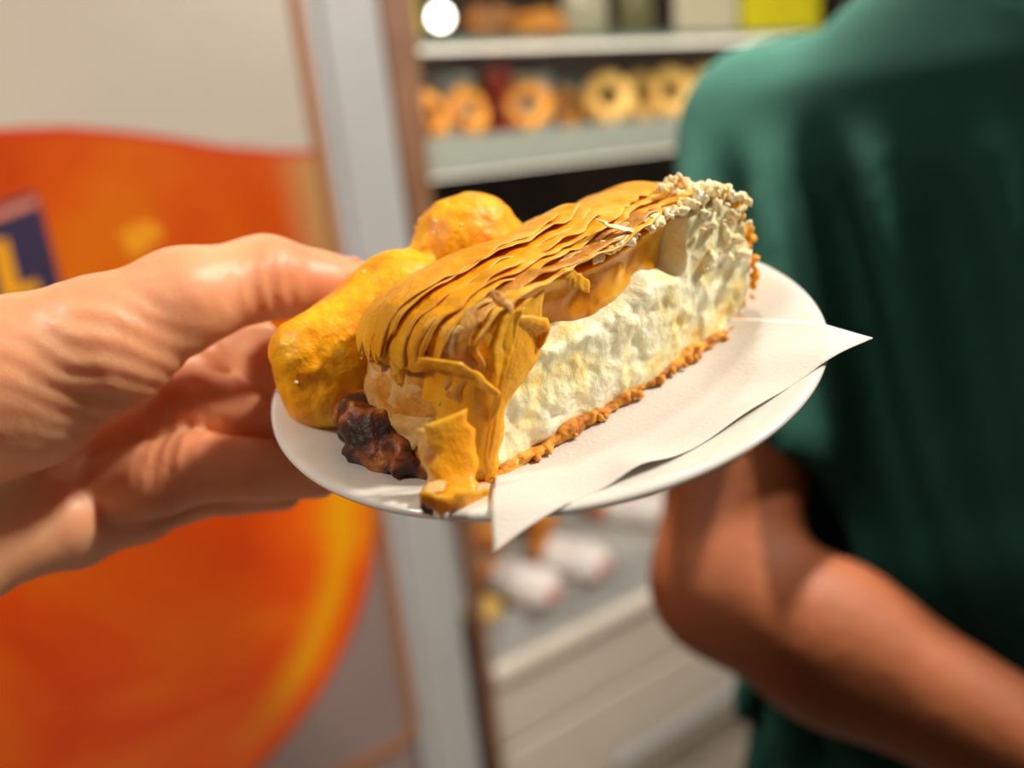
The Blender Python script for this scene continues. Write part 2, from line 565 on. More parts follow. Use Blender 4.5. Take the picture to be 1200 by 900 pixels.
# tapered brown side post
pp = [(0.622, 0.0), (0.634, 0.0), (0.636, 0.7), (0.634, 1.42), (0.650, 1.75), (0.655, 2.0), (0.583, 2.0), (0.585, 1.42), (0.612, 0.7)]
flat('side_post', [(wx(a), max(0.0, wz(z))) for a, z in pp], -0.02, 0.014, M_post, case)
box_obj('base_cabinet', (wx(A0), 0.0, -0.5), (wx(A1), wz(0.30), -0.03), M_casewhite, case, bev=0.004)
box_obj('front_panel', (wx(A0), wz(0.125), -0.03), (wx(A1), wz(0.30), 0.0), M_casewhite, case, bev=0.006)
for a, b in ((A0, 1.62), (1.63, A1)):
    dr = box_obj('drawer', (wx(a), 0.03, -0.03), (wx(b), wz(0.105), 0.0), M_casewhite, case, bev=0.006)
    bm = bmesh.new()
    h0, h1 = (0.93, 1.40) if a < 1 else (1.86, 2.3)
    zc = wz(-0.065)
    for k in (h0 + 0.05, h1 - 0.05):
        box(bm, None, (wx(k) - 0.006, zc - 0.008, 0.0), (wx(k) + 0.006, zc + 0.008, 0.03))
    box(bm, None, (wx(h0), zc - 0.014, 0.024), (wx(h1), zc + 0.014, 0.042), 0.006)
    bm_obj('drawer_handle', bm, M_frame, dr, smooth=False)
box_obj('ledge', (wx(A0), wz(0.30), -0.06), (wx(A1), wz(0.352), 0.02), M_casewhite, case, bev=0.016)
# sloped lip and display deck
bm = bmesh.new()
vs = [bm.verts.new(p) for p in [(wx(A0), wz(0.345), 0.0), (wx(A1), wz(0.345), 0.0), (wx(A1), wz(0.445), -0.03), (wx(A0), wz(0.445), -0.03),
                                (wx(A0), wz(0.345), -0.02), (wx(A1), wz(0.345), -0.02), (wx(A1), wz(0.440), -0.045), (wx(A0), wz(0.440), -0.045)]]
for f in ((0, 1, 2, 3), (7, 6, 5, 4), (0, 4, 5, 1), (1, 5, 6, 2), (2, 6, 7, 3), (3, 7, 4, 0)):
    bm.faces.new([vs[i] for i in f])
bm_obj('deck_lip', bm, M_casegrey, case, smooth=False)
box_obj('display_deck', (wx(A0), wz(0.41), -0.50), (wx(A1), wz(0.430), -0.035), M_casegrey, case)
box_obj('case_back', (wx(A0), wz(0.30), -0.52), (wx(A1), wz(2.0), -0.50), M_caseback, case)
box_obj('case_side', (wx(A1), 0, -0.52), (wx(A1) + 0.02, wz(2.0), 0.0), M_casewhite, case)
box_obj('case_roof', (wx(A0), wz(2.0), -0.52), (wx(A1) + 0.02, wz(2.0) + 0.03, 0.0), M_casewhite, case)
sh = box_obj('shelf', (wx(A0), wz(1.425), -0.46), (wx(A1), wz(1.463), -0.006), M_shelf, case)
box_obj('shelf_edge_glass', (wx(A0), wz(1.400), -0.008), (wx(A1), wz(1.466), 0.0), mat('pale_green_edge', srgb(178, 186, 174), 6, 0.2), sh)
sh2 = box_obj('glass_shelf', (wx(A0), wz(1.622), -0.46), (wx(A1), wz(1.634), 0.0), M_glass, case, bev=0.001)
box_obj('shelf_edge_strip', (wx(A0), wz(1.622), 0.0), (wx(A1), wz(1.634), 0.003), mat('green_glass_edge', srgb(96, 122, 110), 6, 0.2), sh2)
M_led = glow('led_strip', (1.0, 0.86, 0.66, 1), 1.5)
l1 = box_obj('led_strip', (wx(A0) + 0.02, wz(1.615), -0.05), (wx(A1) - 0.02, wz(1.621), -0.04), M_led, case, bev=0)
l2 = box_obj('led_strip', (wx(A0) + 0.02, wz(1.394), -0.06), (wx(A1) - 0.02, wz(1.400), -0.05), M_led, case, bev=0)
for zz, pw in ((1.61, 2.0), (1.39, 3.2), (1.98, 1.5)):
    o = lamp('case_strip_light', (0, 0, 0), (0, 0, -1), pw, wx(A1 - A0) - 0.1, size_y=0.02)
    o.matrix_world = WALLM @ Matrix.Translation((wx((A0 + A1) / 2), wz(zz), -0.05)) @ Matrix.Rotation(math.radians(90 if False else -90), 4, 'X') @ Matrix.Rotation(math.radians(-18), 4, 'X')


# ring breads standing on the shelf
def torus_mesh(name, R, r, seg=40, sec=18, seed=0, m=None):
    t = np.linspace(0, 2 * np.pi, seg, endpoint=False); p = np.linspace(0, 2 * np.pi, sec, endpoint=False)
    T, Pp = np.meshgrid(t, p, indexing='ij')
    d = np.stack([np.cos(T) * (R + r * np.cos(Pp)), np.sin(T) * (R + r * np.cos(Pp)), r * 0.9 * np.sin(Pp)], -1)
    n = vnoise(d * 45 + seed * 7.3, seed)
    rr = r * (1 + 0.14 * n)
    V = np.stack([np.cos(T) * (R + rr * np.cos(Pp)), np.sin(T) * (R + rr * np.cos(Pp)), rr * 0.9 * np.sin(Pp)], -1).reshape(-1, 3)
    F = [(i * sec + j, ((i + 1) % seg) * sec + j, ((i + 1) % seg) * sec + (j + 1) % sec, i * sec + (j + 1) % sec) for i in range(seg) for j in range(sec)]
    return V, F


M_ringd = mat('dark_ring_bread', [(0.3, srgb(164, 92, 10)), (0.6, srgb(222, 148, 34)), (0.8, srgb(240, 186, 84))], 40, 0.55, bump=0.002, bscale=150)
M_ringp = mat('pale_ring_bread', [(0.3, srgb(196, 136, 52)), (0.6, srgb(232, 188, 100)), (0.8, srgb(246, 220, 150))], 40, 0.55, bump=0.002, bscale=150)
rings = [
    (505, 128, 0.10, -28, 0.042, 'd', 'golden sesame ring bread next to the brown post, leftmost on the shelf'),
    (548, 126, 0.12, -14, 0.044, 'd', 'golden ring bread turned nearly edge on, second from the brown post'),
    (618, 124, 0.13, 30, 0.046, 'd', 'dark golden ring bread facing the room with dark round hole'),
    (664, 117, 0.20, -5, 0.042, 'd', 'brown ring bread half hidden between dark and pale rings'),
    (712, 110, 0.14, 28, 0.051, 'p', 'pale ring bread facing the room, first of the pale ones'),
    (752, 104, 0.18, 10, 0.051, 'p', 'pale ring bread tilted behind, second of the pale ones'),
    (786, 100, 0.14, 26, 0.052, 'p', 'pale ring bread facing the room, third of the pale ones'),
    (830, 92, 0.14, 24, 0.052, 'p', 'pale ring bread beside the green shoulder, last of the row'),
    (880, 90, 0.14, 14, 0.052, 'p', 'pale ring bread hidden mostly behind the green shoulder'),
]
for i, (x, y, off, yaw, R, kd, lb) in enumerate(rings):
    a, z = wallpix(x, y, off)
    V, F = torus_mesh('ring', R * 0.70, R * 0.31, seed=i + 1)
    o = mesh_obj('ring_bread', V, F, M_ringd if kd == 'd' else M_ringp)
    lean = math.radians(16)
    hgt = R * 1.01 * math.cos(lean) + R * 0.28 * math.sin(lean)
    Mloc = Matrix.Translation((wx(a), wz(1.463) + hgt, -off)) @ Matrix.Rotation(math.radians(-yaw), 4, 'Y') @ Matrix.Rotation(-lean, 4, 'X')
    o.matrix_world = WALLM @ Mloc
    tag(o, lb, 'bread', 'ring breads on the middle shelf')

# goods behind the rings, on the middle shelf
def cup(name, a, off, z, r, h, m, label, cat, lid=None):
    o = lathe(name, [(0, 0), (r * 0.72, 0), (r * 0.78, 0.003), (r * 0.95, h * 0.9), (r, h), (r * 0.94, h), (r * 0.7, h * 0.2), (0, h * 0.15)], m, seg=32)
    o.matrix_world = WALLM @ Matrix.Translation((wx(a), wz(z), -off)) @ Matrix.Rotation(math.radians(-90), 4, 'X')
    tag(o, label, cat)
    if lid:
        lathe('lid', [(0, h + 0.006), (r * 0.8, h + 0.006), (r * 1.05, h + 0.002), (r * 1.05, h - 0.004), (r * 1.0, h - 0.004)], lid, o, seg=32)
    return o


M_whitepap = mat('white_paper', srgb(232, 230, 226), 8, 0.7)
M_red = mat('red_wrap', srgb(196, 62, 44), 10, 0.4)
M_darkpk = mat('dark_package', srgb(48, 40, 42), 10, 0.4)
M_bluepk = mat('blue_grey_package', srgb(120, 142, 156), 10, 0.4)
cup('paper_cup', wallpix(528, 95, 0.30)[0], 0.30, 1.463, 0.045, 0.115, M_whitepap, 'white paper cup behind the left ring breads', 'cup', M_whitepap)
cup('dark_cup', wallpix(496, 95, 0.42)[0], 0.42, 1.463, 0.036, 0.105, M_darkpk, 'dark cup between brown post and white paper cup', 'cup', M_darkpk)
def packet(name, px, off, z, w, h, d, m, label, cat, yaw=0, puff=0.35, stripe=None):
    """pillow-shaped packet with crimped ends, standing on height z"""
    n = 14
    V = []; F = []
    for side in (1, -1):
        for i in range(n + 1):
            for j in range(n + 1):
                u = i / n * 2 - 1; v = j / n
                b = (1 - abs(u) ** 4) * (math.sin(math.pi * min(max(v, 0.0), 1.0)) ** 0.5 if v not in (0, 1) else 0)
                V.append((u * w / 2 * (1 - 0.05 * b), v * h, side * (d / 2 * b + 0.0006)))
    k = (n + 1) ** 2
    for s in (0, 1):
        for i in range(n):
            for j in range(n):
                q = [s * k + i * (n + 1) + j, s * k + (i + 1) * (n + 1) + j, s * k + (i + 1) * (n + 1) + j + 1, s * k + i * (n + 1) + j + 1]
                F.append(q if s == 0 else q[::-1])
    o = mesh_obj(name, V, F, m)
    a = px if isinstance(px, float) else wallpix(px, 100, off)[0]
    o.matrix_world = WALLM @ Matrix.Translation((wx(a), wz(z), -off)) @ Matrix.Rotation(math.radians(yaw), 4, 'Y')
    tag(o, label, cat)
    return o


packet('snack_packet', 585, 0.32, 1.463, 0.07, 0.13, 0.035, M_red, 'small red snack packet standing behind the dark golden ring', 'packet')
packet('snack_packet', 625, 0.34, 1.463, 0.10, 0.12, 0.04, M_whitepap, 'white packet standing between red packet and blue grey packet', 'packet')
packet('snack_packet', 668, 0.36, 1.463, 0.08, 0.11, 0.04, M_bluepk, 'blue grey packet standing behind the brown ring bread', 'packet')

# goods on the upper glass shelf
M_signy = mat('yellow_card', srgb(214, 200, 0), 6, 0.6)
M_cream = mat('cream_card', srgb(196, 188, 160), 6, 0.6)
M_loaf = mat('brown_loaf', [(0.3, srgb(96, 52, 14)), (0.6, srgb(166, 104, 34)), (0.8, srgb(206, 150, 70))], 30, 0.5, bump=0.002, bscale=120)


def card(name, x0, x1, off, h, m, label):
    a0 = wallpix(x0, 10, off)[0]; a1 = wallpix(x1, 10, off)[0]
    bm = bmesh.new()
    box(bm, None, (wx(a0), 0.004, -0.0015), (wx(a1), h, 0.0015), 0.0008)
    box(bm, None, (wx(a0), 0, -0.02), (wx(a1), 0.004, 0.004), 0.001)
    o = bm_obj(name, bm, m, smooth=False)
    o.matrix_world = WALLM @ Matrix.Translation((0, wz(1.634), -off))
    tag(o, label, 'sign')


card('price_card', 474, 491, 0.02, 0.10, M_signy, 'narrow yellow price card beside the brown post')
card('price_card', 868, 960, 0.10, 0.12, M_signy, 'wide yellow price card above the green shoulder')
card('price_card', 790, 864, 0.10, 0.11, M_cream, 'cream card standing left of the wide yellow card')


def loaf(px, off, L, r, yaw, label, m=M_loaf, zb=1.634, seed=0, pz=10):
    def fn(P):
        q = P.copy(); q[..., 1] *= 1.15
        d = cone(q, (-L / 2 + r, 0, 0), (L / 2 - r, 0, 0), r * 0.85, r * 0.85)
        d = smin(d, cone(q, (-L / 6, 0, 0), (L / 6, 0, 0), r, r), r * 0.5)
        return d + 0.0035 * vnoise(P * 70, seed) + 0.002 * np.sin(P[..., 0] * 130 + P[..., 1] * 90)
    V, Q = surface_nets(fn, (-L / 2 - .01, -r - .01, -r - .01), (L / 2 + .01, r + .01, r + .01), 0.006)
    o = np_obj('small_loaf', V, Q, m)
    o.matrix_world = WALLM @ Matrix.Translation((wx(wallpix(px, pz, off)[0]), wz(zb) + r * 0.85, -off)) @ Matrix.Rotation(math.radians(yaw), 4, 'Y')
    tag(o, label, 'bread')
    return o


loaf(572, 0.12, 0.13, 0.036, 20, 'dark brown loaf on the upper shelf beside the bright bulb', seed=1)
loaf(628, 0.14, 0.12, 0.034, -15, 'golden brown loaf on the upper shelf, right of the dark loaf', M_ringd, seed=2)
packet('bakery_bag', 690, 0.14, 1.634, 0.11, 0.12, 0.05, mat('clear_bag', srgb(170, 166, 140), 20, 0.3), 'pale plastic bakery bag standing on the upper shelf', 'bag')
packet('bakery_bag', 748, 0.14, 1.634, 0.09, 0.12, 0.05, mat('olive_bag', srgb(104, 100, 66), 20, 0.4), 'olive bakery bag standing beside the cream card', 'bag')

# small bright bulb lamp clipped in the case
bl = empty('spot_bulb', WALLM @ Matrix.Translation((wx(wallpix(516, 20, 0.06)[0]), wz(wallpix(516, 20, 0.06)[1]), -0.06)))
tag(bl, 'small glowing round bulb above the upper glass shelf', 'lamp')
bm = bmesh.new(); bmesh.ops.create_uvsphere(bm, u_segments=16, v_segments=10, radius=0.018)
bm_obj('bulb', bm, glow('bulb_glow', (1, 0.93, 0.82, 1), 9), bl)
bm = bmesh.new(); bmesh.ops.create_cone(bm, cap_ends=True, segments=16, radius1=0.010, radius2=0.010, depth=0.03)
bmesh.ops.translate(bm, verts=bm.verts, vec=(0, 0, -0.03))
bm_obj('bulb_socket', bm, M_casegrey, bl)

# wrapped sandwiches and rolls on the lower deck
M_bun = mat('orange_bun', [(0.3, srgb(196, 98, 24)), (0.6, srgb(228, 146, 50)), (0.8, srgb(240, 184, 100))], 25, 0.45, bump=0.001, bscale=100)
M_ham = mat('red_print_paper', [(0.42, srgb(232, 228, 224)), (0.56, srgb(236, 226, 220)), (0.60, srgb(206, 84, 60)), (0.72, srgb(236, 232, 230))], 14, 0.55)
def sandwich(px, py, off, yaw, label, L=0.21, r=0.046):
    root = empty('wrapped_sandwich')
    a, z = wallpix(px, py, off)
    root.matrix_world = WALLM @ Matrix.Translation((wx(a), wz(0.430) + r * 0.92, -off)) @ Matrix.Rotation(math.radians(yaw), 4, 'Y')
    tag(root, label, 'sandwich', 'wrapped sandwiches on the lower deck')
    sd = int(px)
    def fb(P):
        return cone(P * [1, 1.1, 1], (-L / 2 + r, 0, 0), (L / 2 - r, 0, 0), r * 0.86, r * 0.9) + 0.002 * vnoise(P * 60, sd)
    V, Q = surface_nets(fb, (-L / 2 - .01, -r, -r - .01), (L / 2 + .01, r, r + .01), 0.006)
    np_obj('bread_roll', V, Q, M_bun, root)
    def fw(P):
        d = cone(P * [1, 1.1, 1], (-L / 2 + r, 0, 0), (L / 2 - r, 0, 0), r * 0.95, r * 1.0) + 0.004 * np.abs(vnoise(P * 45, sd + 5)) - 0.002
        return np.maximum(d, -(P[..., 0] + L * 0.18 + 0.012 * vnoise(P * 40, sd + 9)))
    V, Q = surface_nets(fw, (-L / 2 - .01, -r - .005, -r - .01), (L / 2 + .015, r + .005, r + .015), 0.006)
    np_obj('paper_wrap', V, Q, M_ham, root)
    return root


sandwich(606, 690, 0.07, -66, 'paper wrapped sandwich nearest the brown post on the lower deck')
sandwich(664, 655, 0.08, -66, 'paper wrapped sandwich second from the brown post on the lower deck')
sandwich(735, 605, 0.17, -58, 'paper wrapped sandwich farthest right, beside the bare elbow')
sandwich(790, 580, 0.17, -58, 'paper wrapped sandwich behind the bare upper arm')
def bun(px, py, off, rx, ry, label, m=M_bun):
    def fn(P):
        return ell(P, (0, 0, 0), (rx, ry, rx * 0.85)) + 0.002 * vnoise(P * 50, int(px))
    V, Q = surface_nets(fn, (-rx - .01, -ry - .01, -rx - .01), (rx + .01, ry + .01, rx + .01), 0.006)
    o = np_obj('bread_bun', V, Q, m)
    a, z = wallpix(px, py, off)
    o.matrix_world = WALLM @ Matrix.Translation((wx(a), wz(0.430) + ry * 0.95, -off))
    tag(o, label, 'bread')


bun(574, 640, 0.29, 0.050, 0.042, 'orange bun beside the brown post on the lower deck')
bun(566, 722, 0.05, 0.042, 0.026, 'pale yellow bun at the front edge by the brown post', mat('pale_bun', srgb(232, 190, 96), 20, 0.5))
bun(634, 628, 0.26, 0.048, 0.045, 'orange bun behind the two wrapped sandwiches')
bun(700, 585, 0.30, 0.05, 0.045, 'brown orange bun at the back of the lower deck', mat('brown_bun', srgb(190, 104, 52), 20, 0.5))
tray = box_obj('steel_tray', (wx(0.68), wz(0.430), -0.40), (wx(1.55), wz(0.437), -0.36), M_casegrey, M=None)
tray.matrix_world = WALLM
tag(tray, 'narrow grey steel rail lying along the back of the lower deck', 'rail')

# ------------------------------------------------------------------ plate
PC = np.array([0.00969802, 0.2308692, 1.44141739])
PNn = np.array([-0.07562772, -0.21266349, 0.97419438])
E1 = np.array([0.99700026, 0.0, 0.07739817]); E2 = np.cross(PNn, E1)
PLM = frame(PC, E1, E2, PNn)
mm = 0.001
prof = [(0, -11), (20, -11), (44, -11), (52, -10.6), (58, -9.4), (64, -6.8), (70, -4.0), (76, -1.6), (79.5, -0.5), (81.5, 0), (82.8, -0.2), (83.3, -1.0), (83, -2.0),
        (80, -3.6), (74, -6.2), (66, -10.2), (58, -14), (50, -15.4), (46, -16), (45.5, -18), (42, -18), (41.5, -16), (20, -15.5), (0, -15.5)]
plate = lathe('plate', [(r * mm, z * mm) for r, z in prof], M_plate, seg=160)
plate.matrix_world = PLM
tag(plate, 'small round white china plate held in the hand', 'plate')


def plate_z(r):
    return np.interp(r, [p[0] for p in prof[:10]], [p[1] for p in prof[:10]])


# ------------------------------------------------------------------ napkin (plate coordinates, mm)
T1, T2, B1, B2 = np.array([87.0, -35.5]), np.array([-19.0, -92.0]), np.array([54.0, 14.0]), np.array([-17.0, -40.0])
nu, nv = 90, 44
V = []
for i in range(nu + 1):
    for j in range(nv + 1):
        u, v = i / nu, j / nv
        p = (T2 * (1 - u) + T1 * u) * (1 - v) + (B2 * (1 - u) + B1 * u) * v
        p = p + np.array([0.4 * math.sin(u * 17 + 1), 0.5 * math.sin(u * 11)]) * (1 - v) ** 2
        r = math.hypot(*p)
        # paper bridges the dip of the plate and rides over the rim
        z = max(plate_z(min(r, 81.5)), -10.8) + 0.4
        br = -10.4 + 10.6 * ss(r, 46, 84)
        z = max(z, br * 0.75 + z * 0.25)
        if r > 82:
            z = 0.6 + (0.02 if u > 0.5 else -0.16) * (r - 82)
        fold = math.exp(-((u - 0.33) / 0.05) ** 2) * (1 - v) ** 3
        z += 1.6 * fold + 0.5 * math.sin(u * 23 + v * 4) * (1 - v) * ss(r, 50, 75)
        V.append((p[0] * mm, p[1] * mm, z * mm))
F = [(i * (nv + 1) + j, (i + 1) * (nv + 1) + j, (i + 1) * (nv + 1) + j + 1, i * (nv + 1) + j + 1) for i in range(nu) for j in range(nv)]
nap = mesh_obj('paper_napkin', V, F, M_napkin)
nap.matrix_world = PLM
so = nap.modifiers.new('thickness', 'SOLIDIFY'); so.thickness = 0.00025; so.offset = 1
tag(nap, 'thin white paper napkin under the pie, corners over the plate rim', 'napkin')

# ------------------------------------------------------------------ pie slice
AA = np.array([-20.0, -58.0]); SS = np.array([0.81, 0.585]); SS /= np.linalg.norm(SS); WW = np.array([-SS[1], SS[0]])
po = PC + (E1 * AA[0] + E2 * AA[1] - PNn * 9.9) * mm
PS = E1 * SS[0] + E2 * SS[1]; PW = E1 * WW[0] + E2 * WW[1]
PIEM = frame(po, PS, PW, PNn)       # local x = s along the cut, y = w into the pie, z = h up
pie = empty('pie_slice', PIEM)
tag(pie, 'cut slice of golden flaky filo pie with white curd filling on plate', 'pie')

PROF = np.array([(108, 3), (110.5, 14), (110, 26), (106, 36), (99, 43), (88, 46.5), (70, 46), (50, 45), (32, 45), (20, 44.5), (12, 43), (6, 40), (5, 36.5), (7, 31), (5.5, 24), (2.5, 15), (-1, 7), (-3, 1)], float)
_t = np.concatenate([[0], np.cumsum(np.linalg.norm(np.diff(PROF, axis=0), axis=1))]); _t /= _t[-1]
PT = np.linspace(0, 1, 300)
PROFD = np.stack([np.interp(PT, _t, PROF[:, 0]), np.interp(PT, _t, PROF[:, 1])], 1)
for _ in range(6):
    PROFD[1:-1] = (PROFD[:-2] + 2 * PROFD[1:-1] + PROFD[2:]) / 4
PTAN = np.gradient(PROFD, axis=0); PTAN /= np.linalg.norm(PTAN, axis=1)[:, None]
PNOR = np.stack([PTAN[:, 1], -PTAN[:, 0]], 1) * 1.0
# outward normal check: at the top it must point up
if PNOR[150, 1] < 0:
    PNOR = -PNOR


def left_shift(w, lf):
    """the left end bulges outwards towards the middle of the pie"""
    return -lf * (9.0 * np.sin(np.pi * np.clip(w, 0, 50) / 50.0) ** 0.8 + 4.0 * np.clip(w, 0, 46) / 46)


def shell(u, w, off):
    s = np.interp(u, PT, PROFD[:, 0]) + off * np.interp(u, PT, PNOR[:, 0])
    h = np.interp(u, PT, PROFD[:, 1]) + off * np.interp(u, PT, PNOR[:, 1])
    lf = ss(30 - s, 0, 30) * (1 - 0.55 * ss(h, 22, 45))
    s = s + left_shift(w, lf)
    drop = 1 - 0.10 * ss(w, 26, 46) - 0.04 * (w / 44) ** 2
    dip = 1.6 * np.exp(-((s - 45) / 16) ** 2) * ss(w, 10, 34)
    return s, h * drop - dip * (h > 30)


# filling
def fill_fn(P):
    s, w, h = P[..., 0] / mm, P[..., 1] / mm, P[..., 2] / mm
    lumps = vnoise(P / (5.5 * mm), 3) * 1.3 + vnoise(P / (2.6 * mm), 4) * 0.75 + vnoise(P / (1.5 * mm), 5) * 0.3
    sl = np.interp(h, [0, 8, 18, 28, 36, 42, 46], [-1, 1.5, 6, 9, 10, 14, 24])
    lf = ss(30 - s, 0, 30) * (1 - 0.55 * ss(h, 22, 45))
    sl = sl + left_shift(w, 1 - 0.55 * ss(h, 22, 45))
    sr = np.interp(h, [0, 14, 26, 36, 43, 46], [106, 108.5, 108, 104, 97, 86])
    hc = 29.0 + 2.2 * vnoise(np.stack([s / 7, s * 0, s * 0], -1), 8) + 1.2 * np.sin(s / 9)
    hc = hc + 16 * ss(s, 74, 84) - 3 * ss(20 - s, 0, 10)
    rec = 13.0 * ss(h - hc, -2.0, 4.0)
    lean = -1.5 * ss(h, 0, 25) + 2.0 * np.sin(s / 13.0) * 0.4
    wf = 0.5 + rec + lean + lumps * 0.9
    # left filo corner: the white face begins further right higher up
    top = 43.0 - 6 * ss(w, 24, 44) - 1.8 * np.exp(-((s - 45) / 16) ** 2)
    d = np.maximum.reduce([sl - s, s - sr, wf - w, w - 42, h - top, 0.8 - h])
    return d * mm


V, Q = surface_nets(fill_fn, (-24 * mm, -5 * mm, 0), (113 * mm, 58 * mm, 47 * mm), 0.75 * mm)
fi = np_obj('curd_filling', V, Q, M_fill, pie)
fi['label'] = 'granular white curd filling with yellow specks'


# amber custard in the hollow under the top crust, overhang shade mixed into its colour
def custard_fn(P):
    s, w, h = P[..., 0] / mm, P[..., 1] / mm, P[..., 2] / mm
    nz = vnoise(P / (6 * mm), 15) * 1.2 + vnoise(P / (2.4 * mm), 16) * 0.5
    wf = 6.0 - 4.0 * ss(h, 39, 44) + 2.5 * np.sin(s / 11.0) + nz
    return np.maximum.reduce([12 - s, s - 82, wf - w, w - 30, h - 43.6 + 1.8 * np.exp(-((s - 45) / 16) ** 2), 26 - h]) * mm


V, Q = surface_nets(custard_fn, (10 * mm, 0, 24 * mm), (84 * mm, 32 * mm, 46 * mm), 0.8 * mm)
np_obj('custard_layer', V, Q, mat('amber_custard', [(0.3, srgb(214, 132, 6)), (0.55, srgb(238, 168, 22)), (0.75, srgb(252, 206, 84))], 60, 0.3, bump=0.0005, bscale=200,
       sss=0.002, rad=(1, 0.6, 0.2), coat=0.2), pie)['label'] = 'amber custard in the hollow under the crust, overhang shade in its colour'


# base crust strip
def base_fn(P):
    s, w, h = P[..., 0] / mm, P[..., 1] / mm, P[..., 2] / mm
    nz = vnoise(P / (3.2 * mm), 12) * 1.0 + vnoise(P / (1.4 * mm), 13) * 0.7
    sl = -3 + left_shift(w, 1.0)
    d = np.maximum.reduce([sl - s - nz, s - 108 - nz, -1.6 - w - nz * 1.2, w - 43, h - 2.9 - 1.0 * nz - 0.7 * np.sin(s / 4.0), 0.2 - h])
    return d * mm


V, Q = surface_nets(base_fn, (-26 * mm, -6 * mm, -0.4 * mm), (112 * mm, 60 * mm, 6 * mm), 0.8 * mm)
np_obj('base_crust', V, Q, M_base, pie)['label'] = 'thin golden crumbly bottom crust'


# burnt left edge
def burnt_fn(P):
    q = P / mm
    d = cone(q, (-2, 9, 4.5), (-9, 18, 6.5), 3.0, 7)
    d = smin(d, cone(q, (-9, 18, 6.5), (-12, 30, 8.5), 7, 8), 3)
    d = smin(d, cone(q, (-12, 30, 9.5), (-10, 42, 10), 8.5, 7), 3)
    d = d + vnoise(q / 4.5, 21) * 2.2 + vnoise(q / 2.0, 22) * 0.9
    return np.maximum(d, 0.3 - q[..., 2]) * mm


V, Q = surface_nets(burnt_fn, (-32 * mm, 0, -1 * mm), (8 * mm, 66 * mm, 22 * mm), 0.8 * mm)
np_obj('burnt_edge', V, Q, M_burnt, pie)['label'] = 'dark caramelised burnt lower edge'


def sheet(name, u0, u1, wfun, wend, off, m, seed, amp=0.8, nu=110, nv=16, lift=0.0, lab=None, thick=0.34, jag=0.0):
    us = np.linspace(u0, u1, nu + 1); vs = np.linspace(0, 1, nv + 1)
    Ug, Vg = np.meshgrid(us, vs, indexing='ij')
    w0 = wfun(us)
    if jag:
        je = vnoise(np.stack([vs * 7, vs * 0, vs * 0 + seed], -1), seed + 7) * 0.7 + vnoise(np.stack([vs * 23, vs * 0, vs * 0 + seed], -1), seed + 8) * 0.3
        Ug = u0 + (Ug - u0) * (1 + jag * je / (u1 - u0))[None, :]
        Ug = np.clip(Ug, 0, 1)
    Wg = w0[:, None] * (1 - Vg ** 0.9) + wend * Vg ** 0.9
    nz = vnoise(np.stack([Ug * 26, Wg / 14, Ug * 0 + seed], -1), seed) * 0.7 + vnoise(np.stack([Ug * 70, Wg / 6, Ug * 0 + seed], -1), seed + 1) * 0.3
    e = np.exp(-(Wg - w0[:, None]) / 4.0)
    o = off + amp * nz + lift * e * (0.5 + 0.5 * np.sin(us * 60 + seed))[:, None]
    s, h = shell(Ug, Wg, o)
    V = np.stack([s, Wg, np.maximum(h, 0.4)], -1).reshape(-1, 3) * mm
    F = [(i * (nv + 1) + j, (i + 1) * (nv + 1) + j, (i + 1) * (nv + 1) + j + 1, i * (nv + 1) + j + 1) for i in range(nu) for j in range(nv)]
    ob = mesh_obj(name, V, F, m, pie)
    ob.data.materials.append(M_filoedge)
    md = ob.modifiers.new('thickness', 'SOLIDIFY'); md.thickness = thick * mm; md.offset = 0; md.material_offset_rim = 1
    if lab:
        ob['label'] = lab
    return ob


def u_at(s):
    """profile parameter of the top surface at s"""
    k = np.argmin(np.abs(PROFD[60:240, 0] - s)) + 60
    return PT[k]


def edge(base, amp, seed, f=30):
    def g(us):
        return base + amp * vnoise(np.stack([us * f, us * 0, us * 0 + 0.5], -1), seed) + 0.5 * amp * vnoise(np.stack([us * f * 4, us * 0, us * 0], -1), seed + 1)
    return g


# inner shell that closes the whole crust
sheet('filo_sheet', 0.0, 1.0, edge(2.0, 1.0, 31), 43, 0.2, M_filo, 31, amp=0.3, nu=180)
# top terraces: every higher sheet ends further back, and hangs a different length down the left end
for k in range(9):
    uu0 = u_at(74 - 2.0 * k + 3 * math.sin(k * 2.1))
    uu1 = [0.995, 0.97, 0.93, 0.815, 0.825, 0.80, 0.81, 0.79, 0.80][k]
    um = 0.77
    def wf(us, k=k, a=uu0, b=uu1):
        x = (us - a) / (um - a)
        g = edge([-2.0, -0.6, 2.2, 3.4, 7.0, 8.6, 12.5, 17.0, 19.0][k], 1.8, 41 + 2 * k, 13)(us)
        return g + 5.0 * np.clip((x - 0.70) / 0.5, 0, 1.6) ** 2 * (0.5 + 0.18 * k) + (4.5 * np.clip((0.3 - x) / 0.3, 0, 1) ** 2)
    sheet('filo_sheet', uu0, uu1, wf, 43, 0.8 + 0.52 * k + 0.3 * math.sin(k * 1.9), [M_filo, M_filodark, M_filopale, M_filo, M_filo, M_filo, M_filo, M_filo, M_filo][k], 50 + k, amp=0.85 if k > 2 else 1.3, lift=0.8 + 0.5 * math.sin(k * 2.7), nu=160, nv=26, jag=0.02)
# right-hand top sheets
for k in range(3):
    sheet('filo_sheet', u_at(104), u_at(60), edge(4 + 4.5 * k, 2.2, 81 + 2 * k), 43, 0.9 + 0.7 * k, M_filo, 90 + k, amp=0.7, lift=0.8, nu=90)
# right end, browned
sheet('filo_sheet', 0.0, u_at(103), edge(6, 2.0, 101), 43, 1.0, M_filo, 101, amp=1.0, nu=70)
